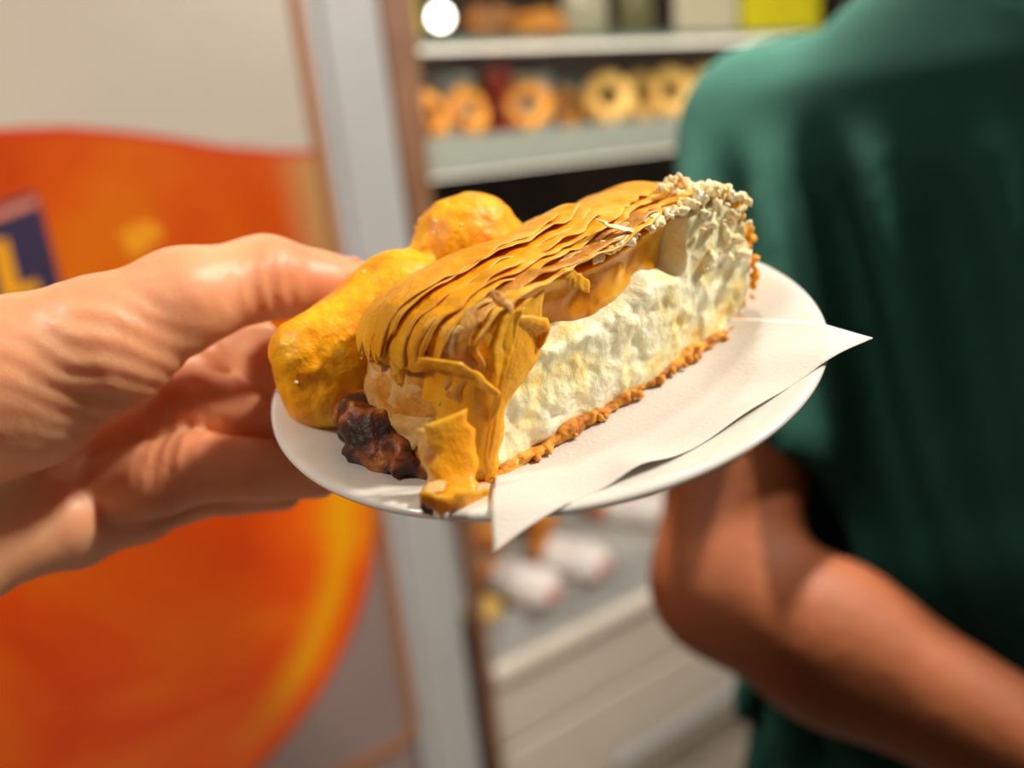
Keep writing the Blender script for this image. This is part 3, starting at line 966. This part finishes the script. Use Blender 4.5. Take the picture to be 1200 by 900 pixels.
# filo that folds round the front left corner onto the cut face
def corner(edge_s, off, m, seed, h0, h1):
    nh, nv_ = 44, 30
    V = []
    for i in range(nh + 1):
        h = h0 + (h1 - h0) * i / nh
        sl = np.interp(h, [0, 8, 18, 28, 36, 42, 46], [-3, -1, 3.5, 6.5, 6.5, 12, 24])
        lf = 1 - 0.55 * float(ss(np.array(h), 22, 45))
        e = np.interp(h, edge_s[0], edge_s[1]) + 1.0 * vnoise(np.array([[h / 3.0, seed, 0.5]]), seed)[0] + 0.5 * vnoise(np.array([[h / 1.2, seed, 0.5]]), seed)[0]
        for j in range(nv_ + 1):
            v = j / nv_
            if v < 0.5:
                w = 16 * (1 - v / 0.5)
                s_ = sl + float(left_shift(np.array(w), lf)) - off
            else:
                w = 0.0
                s_ = (sl - off) * (1 - (v - 0.5) / 0.5) + e * (v - 0.5) / 0.5
            rnd = 2.5 * math.exp(-((v - 0.5) / 0.10) ** 2)      # soften the fold
            n_ = vnoise(np.array([[s_ / 7, w / 7 + seed, h / 12]]), seed)[0] * 0.8
            V.append(((s_ + rnd * 0.7) * mm, (w - off - 1.2 + rnd * 0.6 + n_ + 1.6 * ss(np.array(v), 0.85, 1.0) * (seed % 2 * 2 - 1) * 0.5) * mm, max(h, 0.5) * mm))
    F = [(i * (nv_ + 1) + j, (i + 1) * (nv_ + 1) + j, (i + 1) * (nv_ + 1) + j + 1, i * (nv_ + 1) + j + 1) for i in range(nh) for j in range(nv_)]
    ob = mesh_obj('filo_sheet', V, F, m, pie)
    md = ob.modifiers.new('thickness', 'SOLIDIFY'); md.thickness = 0.3 * mm; md.offset = 0


corner(([0, 10, 20, 28, 36, 44], [3, 5, 10, 22, 24, 26]), 0.2, M_filo, 131, 1.0, 44.0)
corner(([0, 10, 20, 28, 36, 44], [-1, 1, 4, 9, 15, 18]), 0.9, M_filo, 132, 6.0, 43.0)

# loose flakes, each a curled sliver
def flake(path, width, m, curl=0.3, seed=0, thick=0.35, taper=0.15):
    P = np.array(path, float)
    t = np.linspace(0, 1, len(P)); tt = np.linspace(0, 1, 18)
    C = np.stack([np.interp(tt, t, P[:, k]) for k in range(3)], 1)
    for _ in range(2):
        C[1:-1] = (C[:-2] + 2 * C[1:-1] + C[2:]) / 4
    wd_ = np.array(width, float)
    nv_ = 6
    V = []
    for i, c in enumerate(C):
        wv = wd_ * (taper + (1 - taper) * math.sin(math.pi * min(1, 0.12 + tt[i] * 0.8)) ** 0.6)
        wv = wv * (1 + 0.45 * vnoise(np.array([[i * 0.55, seed * 1.7, 0.3]]), seed + 40)[0])
        wsh = 0.28 * vnoise(np.array([[i * 0.4, seed * 2.3, 0.7]]), seed + 50)[0]
        for j in range(nv_ + 1):
            q = j / nv_ * 2 - 1 + wsh
            jit = vnoise(np.array([[i * 0.6, j * 0.9, seed]]), seed)[0] * 0.35
            nrm = np.cross(np.gradient(C, axis=0)[i], wv); nrm /= np.linalg.norm(nrm) + 1e-9
            V.append((c + wv * q / 2 + nrm * (curl * (1 - q * q) + jit)) * mm)
    F = [(i * (nv_ + 1) + j, (i + 1) * (nv_ + 1) + j, (i + 1) * (nv_ + 1) + j + 1, i * (nv_ + 1) + j + 1) for i in range(17) for j in range(nv_)]
    ob = mesh_obj('filo_flake', V, F, m, pie)
    md = ob.modifiers.new('thickness', 'SOLIDIFY'); md.thickness = thick * mm; md.offset = 0
    return ob


def pw(x, y, w):
    """pie coords (s, w, h in mm) of photo pixel x, y on the vertical plane w"""
    v = FW + RT * (x - 600) / FPX - UP * (y - 450) / FPX
    o = CAM - po
    t = (w * mm - o @ PW) / (v @ PW)
    X = o + t * v
    return np.array([X @ PS, w * 1.0, X @ PNn]) * [1 / mm, 1, 1 / mm]


def flk(pix, width, m, seed, curl=0.5, **k):
    flake([pw(*p) for p in pix], width, m, curl, seed, **k)


flk([(489, 424, 6), (520, 427, 1), (552, 440, -3), (585, 462, -4)], (1.0, -0.6, 3.0), M_filo, 1, 0.3)
flk([(575, 342, -2), (588, 352, -4), (600, 364, -5)], (1.8, 0, 1.6), M_filopale, 2, 0.2, taper=0.5)
flk([(660, 322, -2), (676, 328, -3), (690, 336, -3)], (1.2, 0, 3.4), M_filo, 3, 0.2, taper=0.4)
flk([(492, 586, -11), (512, 590, -12), (542, 591, -12), (570, 578, -10.5)], (0, -2.0, 6.0), M_filo, 5, 0.6, taper=0.9)
flk([(494, 592, -12.6), (499, 597, -13), (508, 602, -13)], (0.6, -1.0, 2.4), M_burnt, 6, 0.3, taper=0.6)
flk([(522, 488, -1.5), (532, 525, -3.5), (538, 562, -6.5), (536, 592, -11.4)], (12, -3, 0), M_filo, 9, 0.8, taper=0.9)
flk([(500, 500, 2), (508, 530, -0.5), (512, 560, -3.0), (508, 580, -7)], (5, -3, 0), M_filopale, 8, 0.8, taper=0.6)
flk([(600, 375, -1), (626, 380, -2), (640, 385, -2), (636, 404, -2)], (3, -1, 3), M_filo, 12, 0.8, taper=0.5)
flk([(700, 258, 4), (720, 266, 2), (748, 272, 0)], (0.6, 3.0, 0.8), M_crumb, 13, 0.1, taper=0.3)
flk([(462, 400, 24), (466, 425, 22), (472, 450, 21)], (4, -2, 0), M_filo, 15, 0.5, taper=0.4)

# torn white crumbs at the right end and along the torn top edge
rng = np.random.default_rng(5)
cr = []
for k in range(330):
    u_ = rng.uniform(u_at(106), u_at(84)) if k < 240 else rng.uniform(u_at(84), u_at(44))
    w_ = rng.uniform(-1.5, 15) if k < 240 else rng.uniform(-1.0, 3.0)
    s_, h_ = shell(np.array([u_]), np.array([max(w_, 0)]), rng.uniform(-0.5, 3.6 if k < 240 else 1.2))
    cr.append((s_[0], w_, h_[0], rng.uniform(0.5, 1.6)))
for p in [(788, 212), (796, 208), (803, 214), (812, 222), (820, 226), (834, 230), (842, 236), (779, 222), (858, 246), (866, 254)]:
    q = pw(*p, 8); cr.append((*q, 1.6))
for k in range(70):   # clumps on the cut face near the right end
    cr.append((rng.uniform(84, 106), rng.uniform(-2.5, -0.5), rng.uniform(24, 44), rng.uniform(0.5, 1.5)))
cr = np.array(cr)


def crumb_fn(P):
    q = P / mm
    d = np.full(q.shape[:-1], 1e3)
    for a, b, c, r in cr:
        m_ = (np.abs(q[..., 0] - a) < 6) & (np.abs(q[..., 1] - b) < 6) & (np.abs(q[..., 2] - c) < 6)
        if m_.any():
            d[m_] = smin(d[m_], np.linalg.norm(q[m_] - np.array([a, b, c]), axis=-1) - r, 0.9)
    return (d + 0.25 + 0.8 * vnoise(q / 1.5, 33) + 0.45 * vnoise(q / 0.8, 34)) * mm


V, Q = surface_nets(crumb_fn, (38 * mm, -6 * mm, 18 * mm), (116 * mm, 22 * mm, 60 * mm), 0.55 * mm)
cm = np_obj('torn_filo_crumbs', V, Q, M_crumb, pie)
cm['kind'] = 'stuff'; cm['label'] = 'white crumbly torn filo at the right end'

# golden crumbs along the right-hand rim of the slice
gr = []
for k in range(70):
    u_ = rng.uniform(0.01, u_at(100)); w_ = rng.uniform(-0.5, 9)
    s_, h_ = shell(np.array([u_]), np.array([w_]), rng.uniform(-0.4, 0.7))
    gr.append((s_[0], w_, h_[0], rng.uniform(0.7, 1.7)))
gr = np.array(gr)


def nub_fn(P):
    q = P / mm
    d = np.full(q.shape[:-1], 1e3)
    for a, b, c, r in gr:
        m_ = (np.abs(q[..., 0] - a) < 5) & (np.abs(q[..., 1] - b) < 5) & (np.abs(q[..., 2] - c) < 5)
        if m_.any():
            d[m_] = np.minimum(d[m_], np.linalg.norm(q[m_] - np.array([a, b, c]), axis=-1) - r)
    return (d + 0.6 * vnoise(q / 1.5, 37)) * mm


V, Q = surface_nets(nub_fn, (92 * mm, -4 * mm, 0), (118 * mm, 14 * mm, 52 * mm), 0.6 * mm)
gm = np_obj('golden_crumbs', V, Q, M_filo, pie)
gm['kind'] = 'stuff'; gm['label'] = 'golden crumbly rim at the right end'

# loose crumbs along the base
for k in range(16):
    s_ = rng.uniform(2, 104); r_ = rng.uniform(0.7, 1.5)
    bm = bmesh.new(); bmesh.ops.create_icosphere(bm, subdivisions=1, radius=r_ * mm)
    for v in bm.verts:
        v.co *= 1 + 0.3 * rng.uniform(-1, 1)
    o = bm_obj('crust_crumb', bm, M_base, pie)
    o.location = (s_ * mm, rng.uniform(-3.2, -1.8) * mm, (r_ * 0.7 + 0.4) * mm)

# ------------------------------------------------------------------ yellow pastry behind the slice
roll = empty('yellow_pastry', PIEM)
tag(roll, 'glazed bumpy yellow pastry roll lying behind the filo slice', 'pastry')


ROT = np.array(Matrix.Rotation(0.7, 3, (1, 2, 3)))
ROT2 = np.array(Matrix.Rotation(1.3, 3, (3, -1, 2)))


def roll_fn(P):
    q = P / mm
    d = cone(q, (-11, 60, 14), (20, 62, 29), 12.5, 15)
    d = smin(d, cone(q, (-8, 59, 10), (50, 65, 14), 8.5, 14), 5)
    d = smin(d, cone(q, (-12.5, 61, 26), (8, 61, 27), 10.5, 12), 5)
    d = smin(d, ell(q, (49, 64, 31), (20, 15, 21)), 4)
    d = smin(d, cone(q, (49, 64, 26), (76, 66, 20), 15, 12), 6)
    d = d + vnoise(q / 11 + 0.3, 61) * 0.6 + vnoise(q / 4.3 @ ROT, 62) * 0.45 + vnoise(q / 2.1 @ ROT2, 63) * 0.3
    return np.maximum(d, 1.5 - q[..., 2]) * mm


V, Q = surface_nets(roll_fn, (-34 * mm, 40 * mm, 0), (100 * mm, 88 * mm, 58 * mm), 0.9 * mm)
np_obj('pastry_crust', V, Q, M_roll, roll)
bm = bmesh.new()
sel = V[(V[:, 2] > 12 * mm)]
for k in rng.choice(len(sel), 60, replace=False):
    r_ = bmesh.ops.create_icosphere(bm, subdivisions=1, radius=rng.uniform(0.35, 0.75) * mm)
    bmesh.ops.translate(bm, verts=r_['verts'], vec=sel[k])
sg_ = bm_obj('glint_specks', bm, M_speck, roll)  # pale dots put in for the bright glints on the glaze
sg_['kind'] = 'stuff'

# ------------------------------------------------------------------ hand of the photographer
hand = empty('person')
tag(hand, 'bare left hand and wrist from the left gripping the plate rim', 'person')
TH = [U(418, 334, .262), U(372, 334, .256), U(312, 326, .246), U(215, 350, .230), U(120, 405, .222), U(20, 450, .220), U(-120, 500, .215)]
THR = [.0085, .0105, .0125, .0140, .0185, .0240, .0260]
IX = [U(120, 470, .275), U(215, 445, .282), U(288, 405, .280), U(318, 425, .268), U(352, 458, .262)]
MI = [U(105, 540, .268), U(200, 500, .262), U(225, 470, .262), U(300, 478, .268), U(350, 500, .262)]
RI = [U(95, 585, .262), U(190, 560, .250), U(225, 548, .250), U(305, 552, .252), U(372, 556, .252)]
PI_ = [U(90, 620, .256), U(165, 600, .262), U(215, 580, .270), U(275, 575, .272), U(330, 575, .270)]
WR = U(-110, 560, .228); EL = np.array([-0.24, -0.16, 1.22])


def hand_fn(P):
    d = None
    for i in range(len(TH) - 1):
        c = cone(P, TH[i], TH[i + 1], THR[i], THR[i + 1])
        d = c if d is None else smin(d, c, .006)
    pal = None
    for i, (a, ra) in enumerate([(IX[0], .014), (MI[0], .0145), (RI[0], .0145), (PI_[0], .0135)]):
        c = cone(P, a, WR, ra, .019)
        pal = c if pal is None else smin(pal, c, .008)
    hyp = cone(P, U(75, 612, .246), U(-90, 660, .232), .0125, .019)
    pal = smin(pal, hyp, .008)
    pal = smin(pal, cone(P, WR, EL, .027, .042), .01)
    pal = smin(pal, cone(P, U(-90, 660, .232), EL, .018, .035), .01)
    d = smin(d, pal, .009)
    for ch, rr in ((IX, (.0125, .0118, .0112, .0098, .008)), (MI, (.0130, .0122, .0118, .0100, .0082)), (RI, (.0130, .0120, .0115, .0098, .0080)), (PI_, (.0115, .0105, .0098, .0085, .007))):
        c = None
        for i in range(4):
            e = cone(P, ch[i], ch[i + 1], rr[i], rr[i + 1])
            c = e if c is None else smin(c, e, .003)
        d = smin(d, c, .0018)
    # skin folds across the ball of the thumb
    q = P - U(105, 430, .205)
    x = q @ RT; y = -(q @ UP)
    v = -0.42 * x + 0.9 * y + 0.0012 * np.sin(x * 300)
    msk = np.exp(-((x / .022) ** 2 + (y / .020) ** 2))
    d = d + 0.0005 * msk * np.sin(v * 2 * np.pi / .0062 + vnoise(P * 90, 71) * 1.0)
    q2 = P - U(205, 530, .245)
    x2 = q2 @ RT; y2 = -(q2 @ UP)
    d = d + 0.0007 * np.exp(-((x2 / .010) ** 2 + (y2 / .016) ** 2)) * np.sin(x2 * 2 * np.pi / .005)
    # thumb joint creases
    q3 = P - U(322, 345, .24)
    d = d + 0.0005 * np.exp(-((q3 @ RT) / .008) ** 2 - ((q3 @ UP) / .01) ** 2) * np.sin((q3 @ RT) * 2 * np.pi / .0045)
    return d + vnoise(P * 55, 72) * .0006


lo = np.min(np.array(TH + IX + MI + RI + PI_ + [WR]), axis=0) - .05
hi = np.max(np.array(TH + IX + MI + RI + PI_ + [WR]), axis=0) + .035
V, Q = surface_nets(hand_fn, lo, hi, .0016)


def fore_fn(P):
    return smin(cone(P, WR, EL, .027, .042), cone(P, U(-90, 660, .232), EL, .018, .035), .01)


ends = np.array([WR, EL, U(-90, 660, .232)])
V2, Q2 = surface_nets(lambda P: fore_fn(P) + .0002, ends.min(0) - .05, ends.max(0) + .05, .004)
outer = ((V2 < lo + .003) | (V2 > hi - .003)).any(1)
Q2 = Q2[outer[Q2].any(1)]
hb = np_obj('hand', np.concatenate([V, V2]), np.concatenate([Q, Q2 + len(V)]), M_skin, hand)


# thumb nail
def nail(c, ax, nr, L, w, par):
    ax = ax / np.linalg.norm(ax); nr = nr - ax * (nr @ ax); nr /= np.linalg.norm(nr); sd = np.cross(ax, nr)
    V = []
    for i in range(9):
        for j in range(9):
            a = i / 8 * 2 - 1; b = j / 8 * 2 - 1
            k = math.sqrt(max(0.0, 1 - abs(a) ** 4 * 0.5))
            V.append(c + ax * a * L / 2 + sd * b * w / 2 * k + nr * (-(b * b) * 0.0028 - 0.0004 * a * a))
    F = [(i * 9 + j, (i + 1) * 9 + j, (i + 1) * 9 + j + 1, i * 9 + j + 1) for i in range(8) for j in range(8)]
    o = mesh_obj('thumb_nail', V, F, M_nail, par)
    md = o.modifiers.new('thickness', 'SOLIDIFY'); md.thickness = 0.0006; md.offset = 0


nail(TH[0] * 0.5 + TH[1] * 0.5 + UP * .0088 + FW * .0035, TH[0] - TH[1], UP + FW * 0.45, .013, .013, hand)

# ------------------------------------------------------------------ person in the green T-shirt
pers = empty('person', Matrix.Identity(4))
tag(pers, 'person in dark green T-shirt at the right, bare forearm crossing in front', 'person')
SJ = U(897, 152, .60)
ELB = U(850, 684, .51)
WRI = U(1270, 915, .405)
FC = np.array([-0.60, -0.80, 0.0]); LT = np.array([0.80, -0.60, 0.0])     # facing, and the person's left
CH = SJ + LT * 0.185; CH[2] = SJ[2] + 0.0
SJ2 = SJ + LT * 0.37
PEL = CH + FC * 0.00; PEL = np.array([PEL[0], PEL[1], 0.95])
UPZ = np.array([0, 0, 1.0])
PM = np.stack([LT, FC, UPZ])      # rows: left, front, up


def torso(P, g):
    q = (P - np.array([CH[0], CH[1], 0])) @ PM.T
    z = q[..., 2]
    zs = [0.80, 0.92, 1.05, 1.18, 1.30, 1.40, 1.47, CH[2] + 0.03, CH[2] + 0.075, CH[2] + 0.105]
    hw = np.interp(z, zs, [.168, .172, .160, .158, .168, .178, .182, .172, .12, .065]) + g
    hd = np.interp(z, zs, [.110, .115, .118, .116, .115, .112, .105, .092, .072, .058]) + g
    fx = q[..., 0] / hw; fy = (q[..., 1] - 0.012) / hd
    k = (np.abs(fx) ** 2.5 + np.abs(fy) ** 2.5) ** (1 / 2.5)
    d = (k - 1) * np.minimum(hw, hd)
    return np.maximum(d * 0.8, np.maximum(0.80 - z, z - CH[2] - 0.11 - g))


ELB2 = SJ2 + np.array([0.10, -0.02, -0.32]); WRI2 = ELB2 + FC * 0.18 - LT * 0.12 + UPZ * 0.05
HIPR, HIPL = PEL - LT * .09, PEL + LT * .09
HD = CH + UPZ * 0.265 + FC * 0.03


def arm(P, s, e, w, g=0.0):
    d = cone(P, s, s + (e - s) * .5, .047 + g, .050 + g)
    d = smin(d, cone(P, s + (e - s) * .5, e, .050 + g, .045 + g), .02)
    d = smin(d, cone(P, e, e + (w - e) * .35, .046 + g, .047 + g), .02)
    return smin(d, cone(P, e + (w - e) * .35, w, .047 + g, .031 + g), .02)


def palm(P, w, e):
    ax = (w - e) / np.linalg.norm(w - e); sd = UPZ - ax * ax[2]; sd /= np.linalg.norm(sd); nr = np.cross(ax, sd)
    d = None
    for k, (o, L) in enumerate(((.028, .070), (.009, .080), (-.010, .075), (-.028, .060))):
        b = w + ax * .085 + sd * o
        c = smin(cone(P, w, b, .018, .013), cone(P, b, b + ax * L * .55 - nr * .012, .0095, .009), .004)
        c = smin(c, cone(P, b + ax * L * .55 - nr * .012, b + ax * L * .85 - nr * .04, .009, .0075), .004)
        d = c if d is None else smin(d, c, .006)
    return smin(d, smin(cone(P, w + ax * .02, w + ax * .06 + sd * .045, .016, .012), cone(P, w + ax * .06 + sd * .045, w + ax * .10 + sd * .05 - nr * .02, .011, .009), .006), .012)


def body_fn(P):
    d = torso(P, -.028)
    d = smin(d, arm(P, SJ, ELB, WRI), .012)
    d = smin(d, arm(P, SJ2, ELB2, WRI2), .012)
    d = smin(d, palm(P, WRI, ELB), .012)
    d = smin(d, palm(P, WRI2, ELB2), .012)
    for hp in (HIPR, HIPL):
        kn = np.array([hp[0], hp[1], .50]); an = np.array([hp[0], hp[1], .09])
        d = smin(d, cone(P, hp, kn, .066, .052), .04)
        d = smin(d, cone(P, kn, an, .053, .038), .03)
    nb = CH + UPZ * .06
    d = smin(d, cone(P, nb, HD - UPZ * .02, .060, .055), .03)
    # head: cranium, jaw, nose, brow, lips, ears, eye hollows
    h = ell((P - HD) @ PM.T, (0, -.012, .035), (.076, .095, .095))
    h = smin(h, ell((P - HD) @ PM.T, (0, .035, -.045), (.054, .060, .066)), .035)
    h = smin(h, cone((P - HD) @ PM.T, np.array([0, .088, .012]), np.array([0, .113, -.022]), .009, .014), .012)
    h = smin(h, cone((P - HD) @ PM.T, np.array([-.03, .082, .026]), np.array([.03, .082, .026]), .010, .010), .015)
    h = smin(h, cone((P - HD) @ PM.T, np.array([-.020, .090, -.052]), np.array([.020, .090, -.052]), .007, .007), .008)
    for sg in (-1, 1):
        h = smin(h, ell((P - HD) @ PM.T, (sg * .078, -.005, -.005), (.010, .020, .032)), .006)
        h = -smin(-h, ell((P - HD) @ PM.T, (sg * .031, .096, .008), (.014, .014, .010)), .006)
    return smin(d, h, .025)


allp = np.array([SJ, SJ2, ELB, ELB2, WRI, WRI2, PEL])
lo = allp.min(0) - .13; hi = allp.max(0) + .20
lo[2] = .06; hi[2] = HD[2] + .16
lo[1] -= .03
V, Q = surface_nets(body_fn, lo, hi, .0085)
np_obj('body', V, Q, M_armskin, pers)

CUFF = SJ + (ELB - SJ) * .74
CUFF2 = SJ2 + (ELB2 - SJ2) * .70
AXU = (ELB - SJ) / np.linalg.norm(ELB - SJ)


def shirt_fn(P):
    d = torso(P, .004)
    q = P - SJ
    t = q @ AXU
    sl = cone(P, SJ - LT * .004, CUFF, .064, .069)
    sl = np.maximum(sl, t - np.linalg.norm(CUFF - SJ))
    ax2 = (ELB2 - SJ2) / np.linalg.norm(ELB2 - SJ2)
    sl2 = np.maximum(cone(P, SJ2, CUFF2, .064, .066), (P - SJ2) @ ax2 - np.linalg.norm(CUFF2 - SJ2))
    d = smin(smin(d, sl, .035), sl2, .035)
    # hanging folds running down from the shoulder across sleeve and chest
    lx = (P - SJ) @ LT; lz = (P - SJ)[..., 2]
    ph = lx * 1.0 + lz * 0.30
    m1 = ss(-lz, -.01, .07) * np.exp(-((lx - .06) / .13) ** 2)
    d = d + .016 * m1 * np.sin(ph * 2 * np.pi / .060 + 1.4 + 1.2 * vnoise(P * 7, 81))
    m2 = ss(lz, -.7, -.35) * 0 + ss(-lz, .15, .4)
    d = d + .006 * m2 * np.sin(((P - SJ)[..., 2] * 1.0 - lx * .6) * 2 * np.pi / .09 + 2 * vnoise(P * 6, 82))
    # neck opening
    nk = cone(P, CH + UPZ * .075 + FC * .025, CH + UPZ * .25 + FC * .05, .066, .07)
    return np.maximum(np.maximum(d, -nk), .86 - P[..., 2])


V, Q = surface_nets(shirt_fn, lo, hi, .0075)
np_obj('t_shirt', V, Q, M_shirt, pers)['label'] = 'dark green cotton T-shirt'


def pants_fn(P):
    d = np.maximum(torso(P, .002), P[..., 2] - 0.93)
    for hp in (HIPR, HIPL):
        kn = np.array([hp[0], hp[1], .50]); an = np.array([hp[0], hp[1], .07])
        d = smin(d, cone(P, hp - UPZ * .04, kn, .088, .068), .03)
        d = smin(d, cone(P, kn, an, .068, .056), .03)
    return np.maximum(d, .07 - P[..., 2])


l3, h3 = lo.copy(), hi.copy(); l3[2] = .04; h3[2] = 1.0
V, Q = surface_nets(pants_fn, l3, h3, .012)
np_obj('jeans', V, Q, M_jeans, pers)
for hp in (HIPR, HIPL):
    def shoe_fn(P):
        q = (P - np.array([hp[0], hp[1], 0])) @ PM.T
        d = smin(ell(q, (0, .09, .035), (.046, .10, .04)), ell(q, (0, -.01, .05), (.042, .07, .06)), .03)
        return np.maximum(d, .002 - q[..., 2])
    V, Q = surface_nets(shoe_fn, (hp[0] - .2, hp[1] - .25, -.01), (hp[0] + .2, hp[1] + .2, .13), .008)
    np_obj('shoe', V, Q, M_shoe, pers)


def hair_fn(P):
    q = (P - HD) @ PM.T
    d = ell(q, (0, -.018, .040), (.092, .108, .108))
    cut = np.maximum(q[..., 1] - .055 + 0.0 * q[..., 2], -(q[..., 2] - .058))
    keep = smin(-(q[..., 2] - .06), q[..., 1] - .0, .03)
    return np.maximum(d, np.minimum(keep, .06 - q[..., 2]) if False else np.minimum(np.maximum(.062 - q[..., 2], -1), np.maximum(q[..., 1] + .005, -.035 - q[..., 2])))


V, Q = surface_nets(hair_fn, HD - .15, HD + .17, .006)
np_obj('hair', V, Q, M_hair, pers)
for sg in (-1, 1):
    c = HD + LT * sg * .031 + FC * .074 + UPZ * .008
    bm = bmesh.new(); bmesh.ops.create_uvsphere(bm, u_segments=16, v_segments=10, radius=.012)
    bmesh.ops.translate(bm, verts=bm.verts, vec=c)
    ey = bm_obj('eye', bm, M_eye, pers)
    bm = bmesh.new(); bmesh.ops.create_uvsphere(bm, u_segments=12, v_segments=8, radius=.006)
    bmesh.ops.translate(bm, verts=bm.verts, vec=c + FC * .0075)
    bm_obj('iris', bm, M_iris, ey)
